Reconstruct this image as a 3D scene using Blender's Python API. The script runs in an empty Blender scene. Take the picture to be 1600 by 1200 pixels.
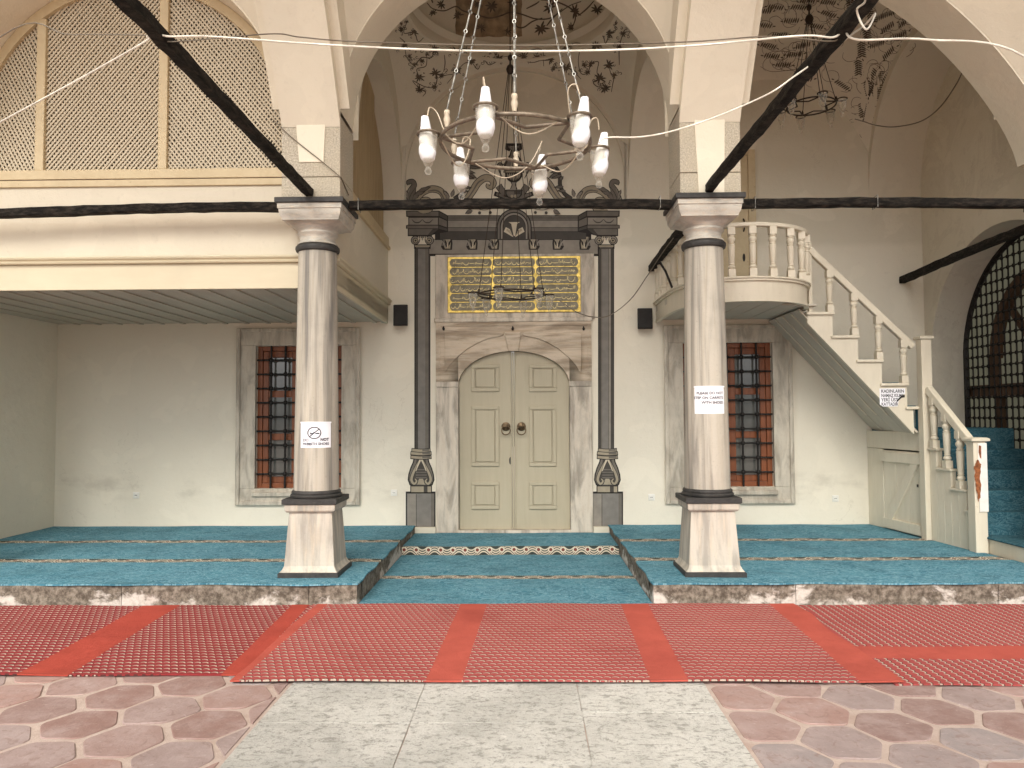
import bpy, bmesh, math, random
import numpy as np
from mathutils import Vector, Matrix
R_ = random.Random(7)
sc = bpy.context.scene
col = sc.collection
PI = math.pi

# ------------------------------------------------------------------ camera
CF, CH = 1168.8, 1.65
_p, _w, _r = math.radians(2.404), math.radians(1.024), math.radians(-.313)
FWD = Vector((-math.sin(_w)*math.cos(_p), math.cos(_w)*math.cos(_p), math.sin(_p)))
_r0 = Vector((math.cos(_w), math.sin(_w), 0)); _u0 = _r0.cross(FWD)
RT = _r0*math.cos(_r) + _u0*math.sin(_r); UP = -_r0*math.sin(_r) + _u0*math.cos(_r)
CAM = Vector((0, 0, CH))
cd = bpy.data.cameras.new('camera'); cam = bpy.data.objects.new('camera', cd); col.objects.link(cam)
cd.sensor_width = 36; cd.lens = CF/1600*36; cd.clip_start = .05; cd.clip_end = 500
m3 = Matrix((RT, UP, -FWD)).transposed()
cam.matrix_world = Matrix.Translation(CAM) @ m3.to_4x4()
sc.camera = cam

# ------------------------------------------------------------------ daylight
SUN_EL, SUN_AZ = math.radians(42), math.radians(188)      # high cloud, behind the viewer
wd = bpy.data.worlds.new('World'); sc.world = wd; wd.use_nodes = True
nt = wd.node_tree; nt.nodes.clear()
sky = nt.nodes.new('ShaderNodeTexSky'); sky.sky_type = 'NISHITA'; sky.sun_disc = False
sky.sun_elevation = SUN_EL; sky.sun_rotation = SUN_AZ; sky.dust_density = 4.0; sky.air_density = 1.2
hs = nt.nodes.new('ShaderNodeHueSaturation'); hs.inputs['Saturation'].default_value = .05
bg = nt.nodes.new('ShaderNodeBackground'); bg.inputs['Strength'].default_value = .15
wo = nt.nodes.new('ShaderNodeOutputWorld')
nt.links.new(sky.outputs[0], hs.inputs['Color']); nt.links.new(hs.outputs[0], bg.inputs['Color']); nt.links.new(bg.outputs[0], wo.inputs[0])
sl = bpy.data.lights.new('sun', 'SUN'); sl.energy = 1.5; sl.angle = math.radians(35); sl.color = (1, .90, .74)
so = bpy.data.objects.new('sun', sl); col.objects.link(so)
sdir = Vector((math.sin(SUN_AZ)*math.cos(SUN_EL), math.cos(SUN_AZ)*math.cos(SUN_EL), math.sin(SUN_EL)))
so.rotation_euler = sdir.to_track_quat('Z', 'Y').to_euler(); so.location = sdir*30
vs = sc.view_settings; vs.view_transform = 'Standard'; vs.look = 'None'; vs.gamma = 1; vs.use_curve_mapping = False
vs.exposure = 0.80
sc.render.engine = 'CYCLES'
cy = sc.cycles; cy.use_denoising = True; cy.max_bounces = 10; cy.diffuse_bounces = 6; cy.glossy_bounces = 3
cy.transmission_bounces = 6; cy.transparent_max_bounces = 8; cy.sample_clamp_indirect = 8; cy.caustics_reflective = False; cy.caustics_refractive = False
try: cy.denoiser = 'OPENIMAGEDENOISE'
except Exception: pass

# ------------------------------------------------------------------ tracing helpers: photograph point -> place on a known surface
def ray(u, v): return FWD*CF + RT*(u-800) - UP*(v-600)
def aty(u, v, Y): r = ray(u, v); return CAM + r*(Y/r.y)
def atx(u, v, X): r = ray(u, v); return CAM + r*(X/r.x)
def atz(u, v, Z): r = ray(u, v); return CAM + r*((Z-CH)/r.z)
def atsphere(u, v, c, rad):
    d = ray(u, v).normalized(); o = CAM - c; b = o.dot(d); q = b*b - (o.dot(o) - rad*rad)
    if q < 0: return None
    return CAM + d*(-b + math.sqrt(q))

# ------------------------------------------------------------------ node helpers
class X:
    """a shader value with arithmetic"""
    tree = None
    def __init__(s, k): s.k = k
    @staticmethod
    def m(op, *a):
        n = X.tree.nodes.new('ShaderNodeMath'); n.operation = op
        for i, q in enumerate(a):
            if isinstance(q, X): X.tree.links.new(q.k, n.inputs[i])
            else: n.inputs[i].default_value = q
        return X(n.outputs[0])
    def __add__(s, o): return X.m('ADD', s, o)
    __radd__ = __add__
    def __sub__(s, o): return X.m('SUBTRACT', s, o)
    def __rsub__(s, o): return X.m('SUBTRACT', o, s)
    def __mul__(s, o): return X.m('MULTIPLY', s, o)
    __rmul__ = __mul__
    def __truediv__(s, o): return X.m('DIVIDE', s, o)
    def lt(s, o): return X.m('LESS_THAN', s, o)
    def gt(s, o): return X.m('GREATER_THAN', s, o)
    def abs(s): return X.m('ABSOLUTE', s)
    def sin(s): return X.m('SINE', s)
    def fract(s): return X.m('FRACT', s)
    def floor(s): return X.m('FLOOR', s)
    def sqrt(s): return X.m('SQRT', s)
    def step(s, a, b):
        n = X.tree.nodes.new('ShaderNodeMapRange'); n.interpolation_type = 'SMOOTHSTEP'
        X.tree.links.new(s.k, n.inputs[0])
        for i, q in ((1, a), (2, b)): n.inputs[i].default_value = q
        return X(n.outputs[0])
def newmat(name):
    m = bpy.data.materials.new(name); m.use_nodes = True; X.tree = m.node_tree
    return m, m.node_tree.nodes['Principled BSDF']
def N(t): return X.tree.nodes.new(t)
def L(a, b): X.tree.links.new(a.k if isinstance(a, X) else a, b)
def pos():
    return N('ShaderNodeNewGeometry').outputs['Position']
def objco():
    return N('ShaderNodeTexCoord').outputs['Object']
def xyz(vec):
    s = N('ShaderNodeSeparateXYZ'); L(vec, s.inputs[0]); return X(s.outputs[0]), X(s.outputs[1]), X(s.outputs[2])
def vec(a, b, c):
    n = N('ShaderNodeCombineXYZ')
    for i, q in enumerate((a, b, c)):
        if isinstance(q, X): L(q, n.inputs[i])
        else: n.inputs[i].default_value = q
    return n.outputs[0]
def scaled(v, s):
    n = N('ShaderNodeMapping'); L(v, n.inputs[0]); n.inputs['Scale'].default_value = s; return n.outputs[0]
def noise(v, scale, detail=5, rough=.55, dist=0):
    n = N('ShaderNodeTexNoise'); L(v, n.inputs['Vector']); n.inputs['Scale'].default_value = scale
    n.inputs['Detail'].default_value = detail; n.inputs['Roughness'].default_value = rough; n.inputs['Distortion'].default_value = dist
    return X(n.outputs[0])
def rgb(c):
    n = N('ShaderNodeRGB'); n.outputs[0].default_value = (*c, 1); return n.outputs[0]
def mix(f, a, b, mode='MIX'):
    n = N('ShaderNodeMix'); n.data_type = 'RGBA'; n.blend_type = mode; n.clamp_factor = True
    if isinstance(f, X): L(f, n.inputs[0])
    else: n.inputs[0].default_value = f
    for i, q in ((6, a), (7, b)):
        if isinstance(q, tuple): n.inputs[i].default_value = (*q, 1)
        else: L(q, n.inputs[i])
    return n.outputs[2]
def bump(b, h, dist=.01, strength=.5):
    n = N('ShaderNodeBump'); L(h, n.inputs['Height']); n.inputs['Distance'].default_value = dist; n.inputs['Strength'].default_value = strength
    L(n.outputs[0], b.inputs['Normal'])
def fin(m, b, c, rough=.7, metal=0, spec=.4):
    if isinstance(c, tuple): b.inputs['Base Color'].default_value = (*c, 1)
    else: L(c, b.inputs['Base Color'])
    if isinstance(rough, X): L(rough, b.inputs['Roughness'])
    else: b.inputs['Roughness'].default_value = rough
    b.inputs['Metallic'].default_value = metal; b.inputs['Specular IOR Level'].default_value = spec
    return m
M = {}
def simple(name, c, rough=.6, metal=0, var=.12, scale=12, bmp=0, spec=.4, co='pos'):
    m, b = newmat(name); p = pos() if co == 'pos' else objco()
    n = noise(p, scale, 6); d = tuple(q*(1-var*2) for q in c)
    cc = mix(n.step(.25, .75), d, tuple(min(1, q*(1+var)) for q in c))
    if bmp: bump(b, noise(p, scale*5, 4), bmp, .5)
    M[name] = fin(m, b, cc, rough, metal, spec); return m
def plaster(name, c, c2=None, zsplit=None, stain=(.45, .38, .28), amt=.35, damp=False, smudge=False):
    m, b = newmat(name); p = pos(); x, y, z = xyz(p)
    base = rgb(c)
    if zsplit: base = mix((z + noise(p, 3, 3)*.06).step(zsplit-.02, zsplit+.10), rgb(c), rgb(c2))
    cc = mix(noise(p, .9, 6, .6).step(.35, .8)*.16, base, tuple(q*.72 for q in c))
    st = noise(scaled(p, (1, 1, .45)), 1.7, 9, .65, .6).step(.56, .8)*amt
    cc = mix(st, cc, stain)
    cc = mix(noise(p, 14, 8, .7).step(.56, .72)*.16, cc, tuple(q*.55 for q in c))
    cr = (noise(p, 1.1, 9, .55, .8)-.5).abs().step(.0035, .0)*noise(p, .8, 3).step(.52, .64)*.22
    cc = mix(cr, cc, (.30, .24, .17))
    patch = noise(p, 1.9, 3, .4, .3).step(.58, .60)*.20
    cc = mix(patch, cc, tuple(min(1, q*1.14) for q in c))
    if smudge:    # grubby band where people lean
        sm = (z-.72).abs().step(.30, .02)*noise(scaled(p, (1, 1, 2)), 1.5, 6, .6).step(.46, .70)*.42
        cc = mix(sm, cc, (.38, .33, .26))
    if damp:      # rain-damp blotches on the end wall
        w = noise(p, 1.25, 10, .72, 1.1); ring = (w-.56).abs().step(.03, 0)
        cc = mix(w.step(.52, .62)*.16, cc, (.46, .405, .32)); cc = mix(w.step(.61, .64)*.30, cc, (.70, .65, .55)); cc = mix(ring*.12, cc, (.30, .24, .17))
    bump(b, noise(p, 4, 8, .6)*.9 + noise(p, 60, 3)*.12, .022, .65)
    M[name] = fin(m, b, cc, .82, 0, .25); return m
def marble(name, c, dark, stretch=(1, 1, .12), scale=7, amt=.8, warm=(.62, .50, .36)):
    m, b = newmat(name); p = pos(); q = scaled(p, stretch)
    cc = mix(noise(q, scale, 6, .6, .5).step(.40, .66)*amt, c, dark)
    cc = mix(noise(q, scale*2.7, 5, .6, .3).step(.45, .75)*.55, cc, warm)
    cc = mix(noise(p, 42, 8, .75).step(.56, .72)*.30, cc, tuple(v*.4 for v in dark))
    cc = mix(noise(p, 2.1, 6).step(.5, .8)*.3, cc, tuple(v*.8 for v in dark))
    bump(b, noise(p, 30, 8, .7), .006, .5)
    M[name] = fin(m, b, cc, .55, 0, .35); return m
def wood(name, c, dark, stretch=(8, 8, .6), scale=3, rough=.5, amt=.6, worn=None):
    m, b = newmat(name); p = pos(); q = scaled(p, stretch)
    g = noise(q, scale, 7, .6, .4)
    cc = mix(g.step(.35, .75)*amt, c, dark)
    cc = mix(noise(p, 1.6, 5).step(.4, .8)*.18, cc, tuple(v*.6 for v in dark))
    if worn: cc = mix(noise(p, 26, 9, .72).step(.63, .68)*.8, cc, worn)
    bump(b, g*.6 + noise(p, 70, 3)*.15, .004, .5)
    M[name] = fin(m, b, cc, rough, 0, .35); return m

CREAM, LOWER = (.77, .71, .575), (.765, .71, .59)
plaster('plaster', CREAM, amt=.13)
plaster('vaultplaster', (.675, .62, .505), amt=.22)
plaster('wallplaster', LOWER, (.685, .635, .515), 3.90, amt=.16, smudge=True)
plaster('endplaster', (.68, .63, .52), (.68, .625, .50), 3.6, amt=.12, damp=True)
plaster('sideplaster', (.79, .725, .60), amt=.24)
plaster('whiteplaster', (.665, .605, .485), amt=.18)
marble('marble', (.50, .46, .385), (.165, .155, .14), (1, 1, .04), 9, .95, (.43, .375, .285))
marble('capmarble', (.55, .52, .455), (.24, .225, .20), (.6, .6, 2.2), 8, .55)
marble('pedmarble', (.54, .495, .42), (.25, .23, .20), (1, 1, .10), 10, .7)
marble('doormarble', (.62, .555, .46), (.24, .21, .17), (1, 1, .22), 7, .85, (.52, .43, .33))
marble('lintelmarble', (.58, .49, .38), (.20, .15, .10), (.35, 1, 2.6), 3.2, .8, (.46, .34, .22))
marble('winmarble', (.59, .535, .44), (.29, .255, .205), (1.4, 1, .35), 6, .8, (.45, .38, .29))
marble('blackstone', (.042, .040, .038), (.018, .018, .018), (1, 1, 1), 9, .6, (.075, .07, .062))
m, b = newmat('pierstone'); p = pos()
c0 = mix(noise(p, 70, 8, .8).step(.38, .66), (.34, .30, .235), (.70, .64, .52)); c0 = mix(noise(p, 3, 6).step(.35, .7)*.5, c0, (.55, .48, .36))
bump(b, noise(p, 60, 6, .8), .012, .7); M['pierstone'] = fin(m, b, c0, .9, 0, .2)
# old lime-washed step stone: white render flaking off dark stone
m, b = newmat('stepstone'); p = pos(); x, y, z = xyz(p)
w = noise(scaled(p, (1, 1, 1.3)), 2.3, 12, .68, .3)
fl = (w + (.085 - z)*.9).step(.515, .60)
dk = mix(noise(p, 18, 8, .7).step(.35, .7), (.085, .068, .052), (.30, .26, .21))
lt = mix(noise(p, 30, 6, .7).step(.4, .75), (.60, .555, .50), (.40, .36, .31))
bump(b, fl*.8 + noise(p, 40, 6, .7)*.5, .01, .6); M['stepstone'] = fin(m, b, mix(fl, dk, lt), .9, 0, .2)
m, b = newmat('platformstone'); p = pos()
M['platformstone'] = fin(m, b, mix(noise(p, 6, 8), (.30, .27, .23), (.55, .51, .45)), .9)
# pavers
m, b = newmat('paver'); p = pos(); oi = X(N('ShaderNodeObjectInfo').outputs['Random'])
c0 = mix(oi, (.32, .195, .165), (.27, .25, .25)); c0 = mix((oi*7.3).fract()*.5, c0, (.35, .215, .185)); c0 = mix((oi*3.7).fract().gt(.68)*.6, c0, (.22, .125, .105))
c0 = mix(noise(p, 5, 8, .65).step(.35, .75)*.55, c0, (.45, .36, .34)); c0 = mix(noise(scaled(p, (1, 3, 1)), 16, 9, .75).step(.58, .68)*.5, c0, (.58, .50, .46))
c0 = mix(noise(p, 11, 7, .7, 1.5).step(.52, .66)*.55, c0, (.225, .145, .125))
bump(b, noise(p, 9, 8, .65)*1.2 + noise(p, 50, 5)*.25, .012, .6); M['paver'] = fin(m, b, c0, .78, 0, .3)
m, b = newmat('mortar'); p = pos()
c0 = mix(noise(p, 9, 9, .7).step(.3, .75), (.44, .345, .30), (.54, .44, .385)); c0 = mix(noise(p, 60, 6, .8).step(.58, .7)*.5, c0, (.28, .20, .16))
c0 = mix(noise(p, 3.3, 6).step(.5, .68)*.45, c0, (.36, .25, .20)); bump(b, noise(p, 70, 6, .7), .008, .7); M['mortar'] = fin(m, b, c0, .92, 0, .2)
m, b = newmat('slabstone'); p = pos()
c0 = mix(noise(p, 1.7, 8, .6, .5).step(.38, .68)*.8, (.58, .565, .525), (.40, .39, .36))
c0 = mix(noise(scaled(p, (1, 1.6, 1)), 14, 12, .8, .6).step(.51, .58)*.8, c0, (.27, .26, .235))
c0 = mix(noise(p, 36, 9, .8).step(.53, .62)*.7, c0, (.24, .23, .21)); c0 = mix(noise(p, 20, 8, .7, .4).step(.63, .7)*.6, c0, (.74, .72, .68))
bump(b, noise(p, 24, 10, .75)*1.2, .014, .8); M['slabstone'] = fin(m, b, c0, .85, 0, .25)

simple('beamwood', (.040, .034, .028), .62, 0, .3, 9)
m, b = newmat('beamwood'); p = pos()
c0 = mix(noise(scaled(p, (3, 3, 9)), 4, 9, .7).step(.4, .75), (.007, .006, .005), (.050, .041, .032))
bump(b, noise(scaled(p, (2, 2, 8)), 5, 9, .7), .02, .8); M['beamwood'] = fin(m, b, c0, .75, 0, .15)
wood('tanpaint', (.60, .49, .31), (.50, .39, .23), (6, 6, 6), 2, .5, .5, (.33, .24, .13))
wood('tanside', (.46, .35, .20), (.30, .21, .11), (9, 9, .5), 3, .6, .7)
wood('latticewood', (.58, .50, .37), (.47, .39, .27), (5, 5, 5), 4, .6, .5)
wood('fasciapaint', (.63, .56, .405), (.57, .495, .35), (1, 1, 5), 2, .45, .5, (.60, .52, .36))
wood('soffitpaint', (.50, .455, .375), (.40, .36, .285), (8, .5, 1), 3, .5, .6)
wood('stairpaint', (.72, .66, .53), (.62, .56, .44), (5, 5, .8), 3, .42, .5, (.50, .43, .32))
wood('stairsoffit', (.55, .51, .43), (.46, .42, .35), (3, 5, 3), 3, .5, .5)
wood('doorpaint', (.445, .395, .285), (.385, .34, .24), (6, 1, .5), 3, .45, .5, (.38, .33, .24))
wood('windowwood', (.25, .078, .027), (.14, .042, .016), (7, 7, .7), 3, .38, .7)
wood('brownwood', (.13, .072, .042), (.07, .038, .022), (6, 6, .8), 3, .5, .7)
simple('iron', (.020, .017, .015), .55, .3, .2, 30)
simple('black', (.016, .014, .013), .45)
simple('speakercloth', (.020, .018, .017), .75)
simple('darkmetal', (.05, .035, .025), .5, .6)
simple('ringbronze', (.19, .15, .11), .5, .35, .25, 30)
simple('chain', (.30, .29, .26), .45, .6, .3, 40)
simple('knob', (.52, .44, .33), .5)
simple('whitebulb', (.86, .87, .90), .35, 0, .03)
simple('cablewhite', (.80, .76, .66), .5)
simple('cabledark', (.17, .14, .105), .6)
simple('paper', (.86, .86, .90), .6, 0, .02)
simple('ink', (.045, .045, .06), .6, 0, .05)
simple('plasticwhite', (.78, .76, .70), .4, 0, .03)
simple('brass', (.13, .088, .05), .42, .7, .3, 25)
simple('peeled', (.30, .10, .035), .8, 0, .3, 30)
simple('peelwhite', (.84, .81, .76), .6, 0, .05)
simple('gold', (.66, .47, .12), .38, .6, .25, 18)
simple('goldtext', (.80, .64, .30), .45, .25, .12)
simple('insfield', (.235, .21, .145), .6, 0, .15)
m, b = newmat('pane'); p = pos()
M['pane'] = fin(m, b, mix(noise(p, 2.5, 3), (.05, .052, .05), (.20, .20, .18)), .06, 0, .6)
m, b = newmat('clearglass'); t = X.tree          # thin blown glass: mostly clear with a sharp sheen
tp = N('ShaderNodeBsdfTransparent'); tp.inputs[0].default_value = (.93, .92, .89, 1); lw = N('ShaderNodeLayerWeight'); lw.inputs[0].default_value = .35
ms = N('ShaderNodeMixShader'); fin(m, b, (.80, .78, .73), .06, 0, .8); L(X(lw.outputs['Facing'])*.42 + .05, ms.inputs[0]); L(tp.outputs[0], ms.inputs[1]); L(b.outputs[0], ms.inputs[2]); L(ms.outputs[0], t.nodes['Material Output'].inputs[0]); M['clearglass'] = m
m, b = newmat('milkglass'); t = X.tree
tr = N('ShaderNodeBsdfTranslucent'); tr.inputs[0].default_value = (.40, .41, .35, 1)
ms = N('ShaderNodeMixShader'); ms.inputs[0].default_value = .75
fin(m, b, (.46, .47, .41), .25); L(b.outputs[0], ms.inputs[1]); L(tr.outputs[0], ms.inputs[2]); L(ms.outputs[0], t.nodes['Material Output'].inputs[0]); M['milkglass'] = m
# trompe l'oeil paint (flat painted colours)
for k, c in dict(p_out=(.022, .019, .016), p_dk=(.066, .058, .050), p_md=(.155, .137, .115), p_lt=(.265, .238, .20), p_grey=(.205, .19, .168), p_tan=(.36, .31, .225), p_pale=(.58, .51, .385)).items():
    simple(k, c, .75, 0, .08, 9)
simple('p_vine', (.125, .10, .074), .85, 0, .2, 9)
simple('p_vinelt', (.235, .185, .135), .85, 0, .2, 9)
simple('p_patch', (.36, .265, .165), .85, 0, .28, 7)

# carpets: printed pattern driven by the carpet's own (across, along) metres
def bluecarpet(name, stripes, half=.085, tone=1):
    m, b = newmat(name); uvn = N('ShaderNodeUVMap'); u, v, _ = xyz(uvn.outputs[0]); p = vec(u, v, 0)
    pp = scaled(p, (1, 2.0, 1))
    n1 = noise(pp, 6, 5, .62, 2.8); vein = (n1-.5).abs().step(.055, .015)
    c0 = mix(noise(p, 3, 5).step(.3, .7), (.062, .190, .258), (.090, .262, .340))
    c0 = mix(noise(pp, 16, 5, .6, 1.5).step(.48, .62)*.35, c0, (.034, .112, .165)); c0 = mix(vein*.85, c0, (.25, .45, .53)); c0 = mix(noise(p, 140, 3, .6).step(.45, .7)*.4, c0, (.020, .10, .14))
    c0 = mix(noise(p, 1.3, 5, .6, .8).step(.42, .7)*.42, c0, (.048, .13, .165)); c0 = mix(noise(scaled(p, (.4, 2, 1)), 3, 5).step(.55, .75)*.25, c0, (.15, .32, .38))
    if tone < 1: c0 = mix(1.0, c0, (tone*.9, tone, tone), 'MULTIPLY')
    P = .29
    for s0 in stripes:
        w = (v - s0)/half; a = w.abs(); ph = u*(2*PI/P)
        s1 = (ph).sin()
        lines = None
        for o in (-.95, -.55, -.15, .25, .65):
            q = (w - (s1*.62 + o*.9)).abs().lt(.10)
            lines = q if lines is None else X.m('MAXIMUM', lines, q)
        cel = ((u/P*2 + .5).fract() - .5)*(P/2/half)
        d = (cel*cel*1.0 + w*w).sqrt()
        rosed = d.lt(.42); ring = (d-.34).abs().lt(.09); eye = d.lt(.2)
        g = mix(lines, (.045, .055, .05), (.56, .49, .38))
        g = mix(rosed, g, (.045, .05, .045)); g = mix(ring, g, (.60, .53, .42)); g = mix(eye, g, (.20, .055, .04))
        rope = (a-.93).abs().lt(.07); dash = (u*55 + w*.6).fract().lt(.55)
        g = mix(rope, g, mix(dash, (.05, .12, .13), (.48, .50, .44)))
        c0 = mix(a.lt(1.0), c0, g)
    bump(b, noise(p, 160, 4, .7)*.6 + noise(pp, 9, 4)*2.2, .012, .8)
    M[name] = fin(m, b, c0, .95, 0, .1)
def redcarpet(name, plain, base=(.50, .062, .045), tile=(.40, .043, .045)):
    """plain: list of (lo, hi) across-coordinates left without motif"""
    m, b = newmat(name); uvn = N('ShaderNodeUVMap'); u, v, _ = xyz(uvn.outputs[0]); p = vec(u, v, 0)
    PU, PV = .052, .060
    row = (v/PV).floor(); off = (row*.5).fract()
    cu = (u/PU + off).fract() - .5; cv = (v/PV).fract() - .5
    ca = (cu*cu*.9 + cv*cv*1.3).sqrt(); cu2, cv2 = cu + .10, cv + .20
    cb = (cu2*cu2*.9 + cv2*cv2*1.3).sqrt()
    cres = ca.lt(.44) * cb.gt(.46) * cv.gt(-.02)
    cu3, cv3 = cu - .03, cv - .10
    dark_edge = ((cu3*cu3*.9 + cv3*cv3*1.3).sqrt()).lt(.46) * cb.gt(.44) * cv.gt(.02)  # printed dark edge of each cream crescent
    c0 = mix(noise(p, 200, 3).step(.3, .7)*.5, tile, tuple(q*.72 for q in tile))
    c0 = mix(dark_edge*.9, c0, (.075, .035, .03)); c0 = mix(cres*.9, c0, (.60, .49, .40))
    pm = None
    for lo, hi in plain:
        jit = noise(p, 30, 3)*.02 - .01
        q = (u + jit).gt(lo) * (u + jit).lt(hi); pm = q if pm is None else X.m('MAXIMUM', pm, q)
    pl = mix(noise(p, 3, 7).step(.35, .75), base, tuple(q*.84 for q in base)); pl = mix(noise(p, 180, 3).step(.5, .8)*.4, pl, tuple(q*.6 for q in base))
    c0 = mix(pm, c0, pl) if pm is not None else c0
    c0 = mix(noise(p, 1.1, 6, .6).step(.48, .72)*.34, c0, (.24, .045, .038))
    bump(b, noise(p, 190, 4, .7)*.7 + noise(p, 4, 5)*3, .012, .8)
    M[name] = fin(m, b, c0, .95, 0, .1)

# ------------------------------------------------------------------ mesh helpers
WL = {}
class MB:
    def __init__(s): s.v, s.f, s.m, s.uv = [], [], [], None
    def face(s, pts, m=0):
        k = len(s.v); s.v += [tuple(p) for p in pts]; s.f.append(tuple(range(k, k+len(pts)))); s.m.append(m)
    def add(s, vs_, fs, m=0):
        k = len(s.v); s.v += [tuple(p) for p in vs_]; s.f += [tuple(i+k for i in f) for f in fs]; s.m += [m]*len(fs)
    def box(s, x0, x1, y0, y1, z0, z1, m=0):
        s.add([(x, y, z) for x in (x0, x1) for y in (y0, y1) for z in (z0, z1)],
              [(0, 1, 3, 2), (4, 6, 7, 5), (0, 4, 5, 1), (2, 3, 7, 6), (0, 2, 6, 4), (1, 5, 7, 3)], m); return s
    def prism(s, poly, ax, a, b, m=0):
        """poly in the two axes other than ax, extruded a..b along ax"""
        f = {'x': lambda p, t: (t, p[0], p[1]), 'y': lambda p, t: (p[0], t, p[1]), 'z': lambda p, t: (p[0], p[1], t)}[ax]
        n = len(poly); s.add([f(p, a) for p in poly] + [f(p, b) for p in poly],
              [tuple(range(n)), tuple(range(2*n-1, n-1, -1))] + [(i, (i+1) % n, n+(i+1) % n, n+i) for i in range(n)], m); return s
    def tube(s, pts, r, n=8, m=0, closed=False, squash=1):
        P = [Vector(p) for p in pts]; k = len(P); rs = r if isinstance(r, (list, tuple)) else [r]*k
        vs_ = []; up = None
        for i in range(k):
            a = P[(i-1) % k] if closed or i else P[i]; c = P[(i+1) % k] if closed or i < k-1 else P[i]
            d = (c-a).normalized()
            if up is None: up = Vector((0, 0, 1)) if abs(d.z) < .9 else Vector((0, 1, 0))
            sx = d.cross(up).normalized(); up2 = sx.cross(d).normalized(); up = up2
            for j in range(n):
                t = 2*PI*j/n + PI/n; vs_.append(P[i] + sx*(math.cos(t)*rs[i]) + up2*(math.sin(t)*rs[i]*squash))
        fs = [(i*n+j, i*n+(j+1) % n, ((i+1) % k)*n+(j+1) % n, ((i+1) % k)*n+j) for i in range(k if closed else k-1) for j in range(n)]
        if not closed: fs += [tuple(range(n-1, -1, -1)), tuple(range((k-1)*n, k*n))]
        s.add(vs_, fs, m); return s
    def lathe(s, prof, c=(0, 0, 0), n=24, m=0, cap=True):
        k = len(prof); vs_ = [(c[0]+r*math.cos(2*PI*j/n), c[1]+r*math.sin(2*PI*j/n), c[2]+z) for r, z in prof for j in range(n)]
        fs = [(i*n+j, i*n+(j+1) % n, (i+1)*n+(j+1) % n, (i+1)*n+j) for i in range(k-1) for j in range(n)]
        if cap: fs += [tuple(range(n-1, -1, -1)), tuple(range((k-1)*n, k*n))]
        s.add(vs_, fs, m); return s
    def loft(s, rings, m=0, cap=True):
        n = len(rings[0]); k = len(rings)
        fs = [(i*n+j, i*n+(j+1) % n, (i+1)*n+(j+1) % n, (i+1)*n+j) for i in range(k-1) for j in range(n)]
        if cap: fs += [tuple(range(n-1, -1, -1)), tuple(range((k-1)*n, k*n))]
        s.add([p for r in rings for p in r], fs, m); return s
    def grid(s, f, nu, nv, m=0):
        s.add([f(i/nu, j/nv) for i in range(nu+1) for j in range(nv+1)],
              [(i*(nv+1)+j, (i+1)*(nv+1)+j, (i+1)*(nv+1)+j+1, i*(nv+1)+j+1) for i in range(nu) for j in range(nv)], m); return s
    def build(s, name, mats, parent=None, smooth=0, bevel=0, kind=None, label=None, cat=None, group=None, recalc=True, org=None):
        V = np.array(s.v, float); lo, hi = V.min(0), V.max(0)
        o3 = Vector(org) if org else Vector(((lo[0]+hi[0])/2, (lo[1]+hi[1])/2, lo[2]))
        me = bpy.data.meshes.new(name); me.from_pydata([tuple(q) for q in (V - np.array(o3))], [], s.f)
        if isinstance(mats, str): mats = [mats]
        for q in mats: me.materials.append(M[q])
        if len(mats) > 1: me.polygons.foreach_set('material_index', s.m)
        if recalc:
            bm = bmesh.new(); bm.from_mesh(me); bmesh.ops.recalc_face_normals(bm, faces=bm.faces); bm.to_mesh(me); bm.free()
        if s.uv:
            l = me.uv_layers.new(name='UVMap')
            for lp in me.loops: l.data[lp.index].uv = s.uv[lp.vertex_index]
        if smooth:
            me.polygons.foreach_set('use_smooth', [True]*len(me.polygons)); me.set_sharp_from_angle(angle=math.radians(smooth))
        me.update()
        o = bpy.data.objects.new(name, me); col.objects.link(o); put(o, o3, parent)
        if bevel:
            bv = o.modifiers.new('edge', 'BEVEL'); bv.width = bevel; bv.segments = 2; bv.limit_method = 'ANGLE'; bv.angle_limit = math.radians(40)
        if kind: o['kind'] = kind
        tag(o, label, cat, group)
        return o
def put(o, w, parent=None):
    WL[o.name] = Vector(w); o.parent = parent
    o.location = Vector(w) - (WL[parent.name] if parent else Vector())
def tag(o, label=None, cat=None, group=None):
    if label: o['label'] = label
    if cat: o['category'] = cat
    if group: o['group'] = group
    return o
def thing(name, loc, label, cat, group=None):
    o = bpy.data.objects.new(name, None); o.empty_display_size = .1; col.objects.link(o); put(o, loc); return tag(o, label, cat, group)
def dup(o, w, parent=None, rot=None):
    c = o.copy(); col.objects.link(c); put(c, w, parent)
    for k in ('label', 'category', 'group'):
        if k in c.keys() and parent is not None: del c[k]
    if rot: c.rotation_euler = rot
    return c
def copy_tree(o, w, parent=None):
    c = o.copy(); col.objects.link(c); put(c, w, parent)
    for ch in list(o.children):
        copy_tree(ch, Vector(w) + (WL[ch.name] - WL[o.name]), c)
    return c
def arc(c, r, a0, a1, n): return [(c[0]+r*math.cos(a0+(a1-a0)*i/n), c[1]+r*math.sin(a0+(a1-a0)*i/n)) for i in range(n+1)]
def catmull(pts, n=6):
    P = [Vector(p) for p in pts]; out = []
    for i in range(len(P)-1):
        a = P[i-1] if i else P[i]*2-P[i+1]; b_, c = P[i], P[i+1]; d = P[i+2] if i+2 < len(P) else P[i+1]*2-P[i]
        for k in range(n):
            t = k/n; out.append(.5*((2*b_) + (c-a)*t + (2*a-5*b_+4*c-d)*t*t + (3*b_-a-3*c+d)*t**3))
    out.append(P[-1]); return out
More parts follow.
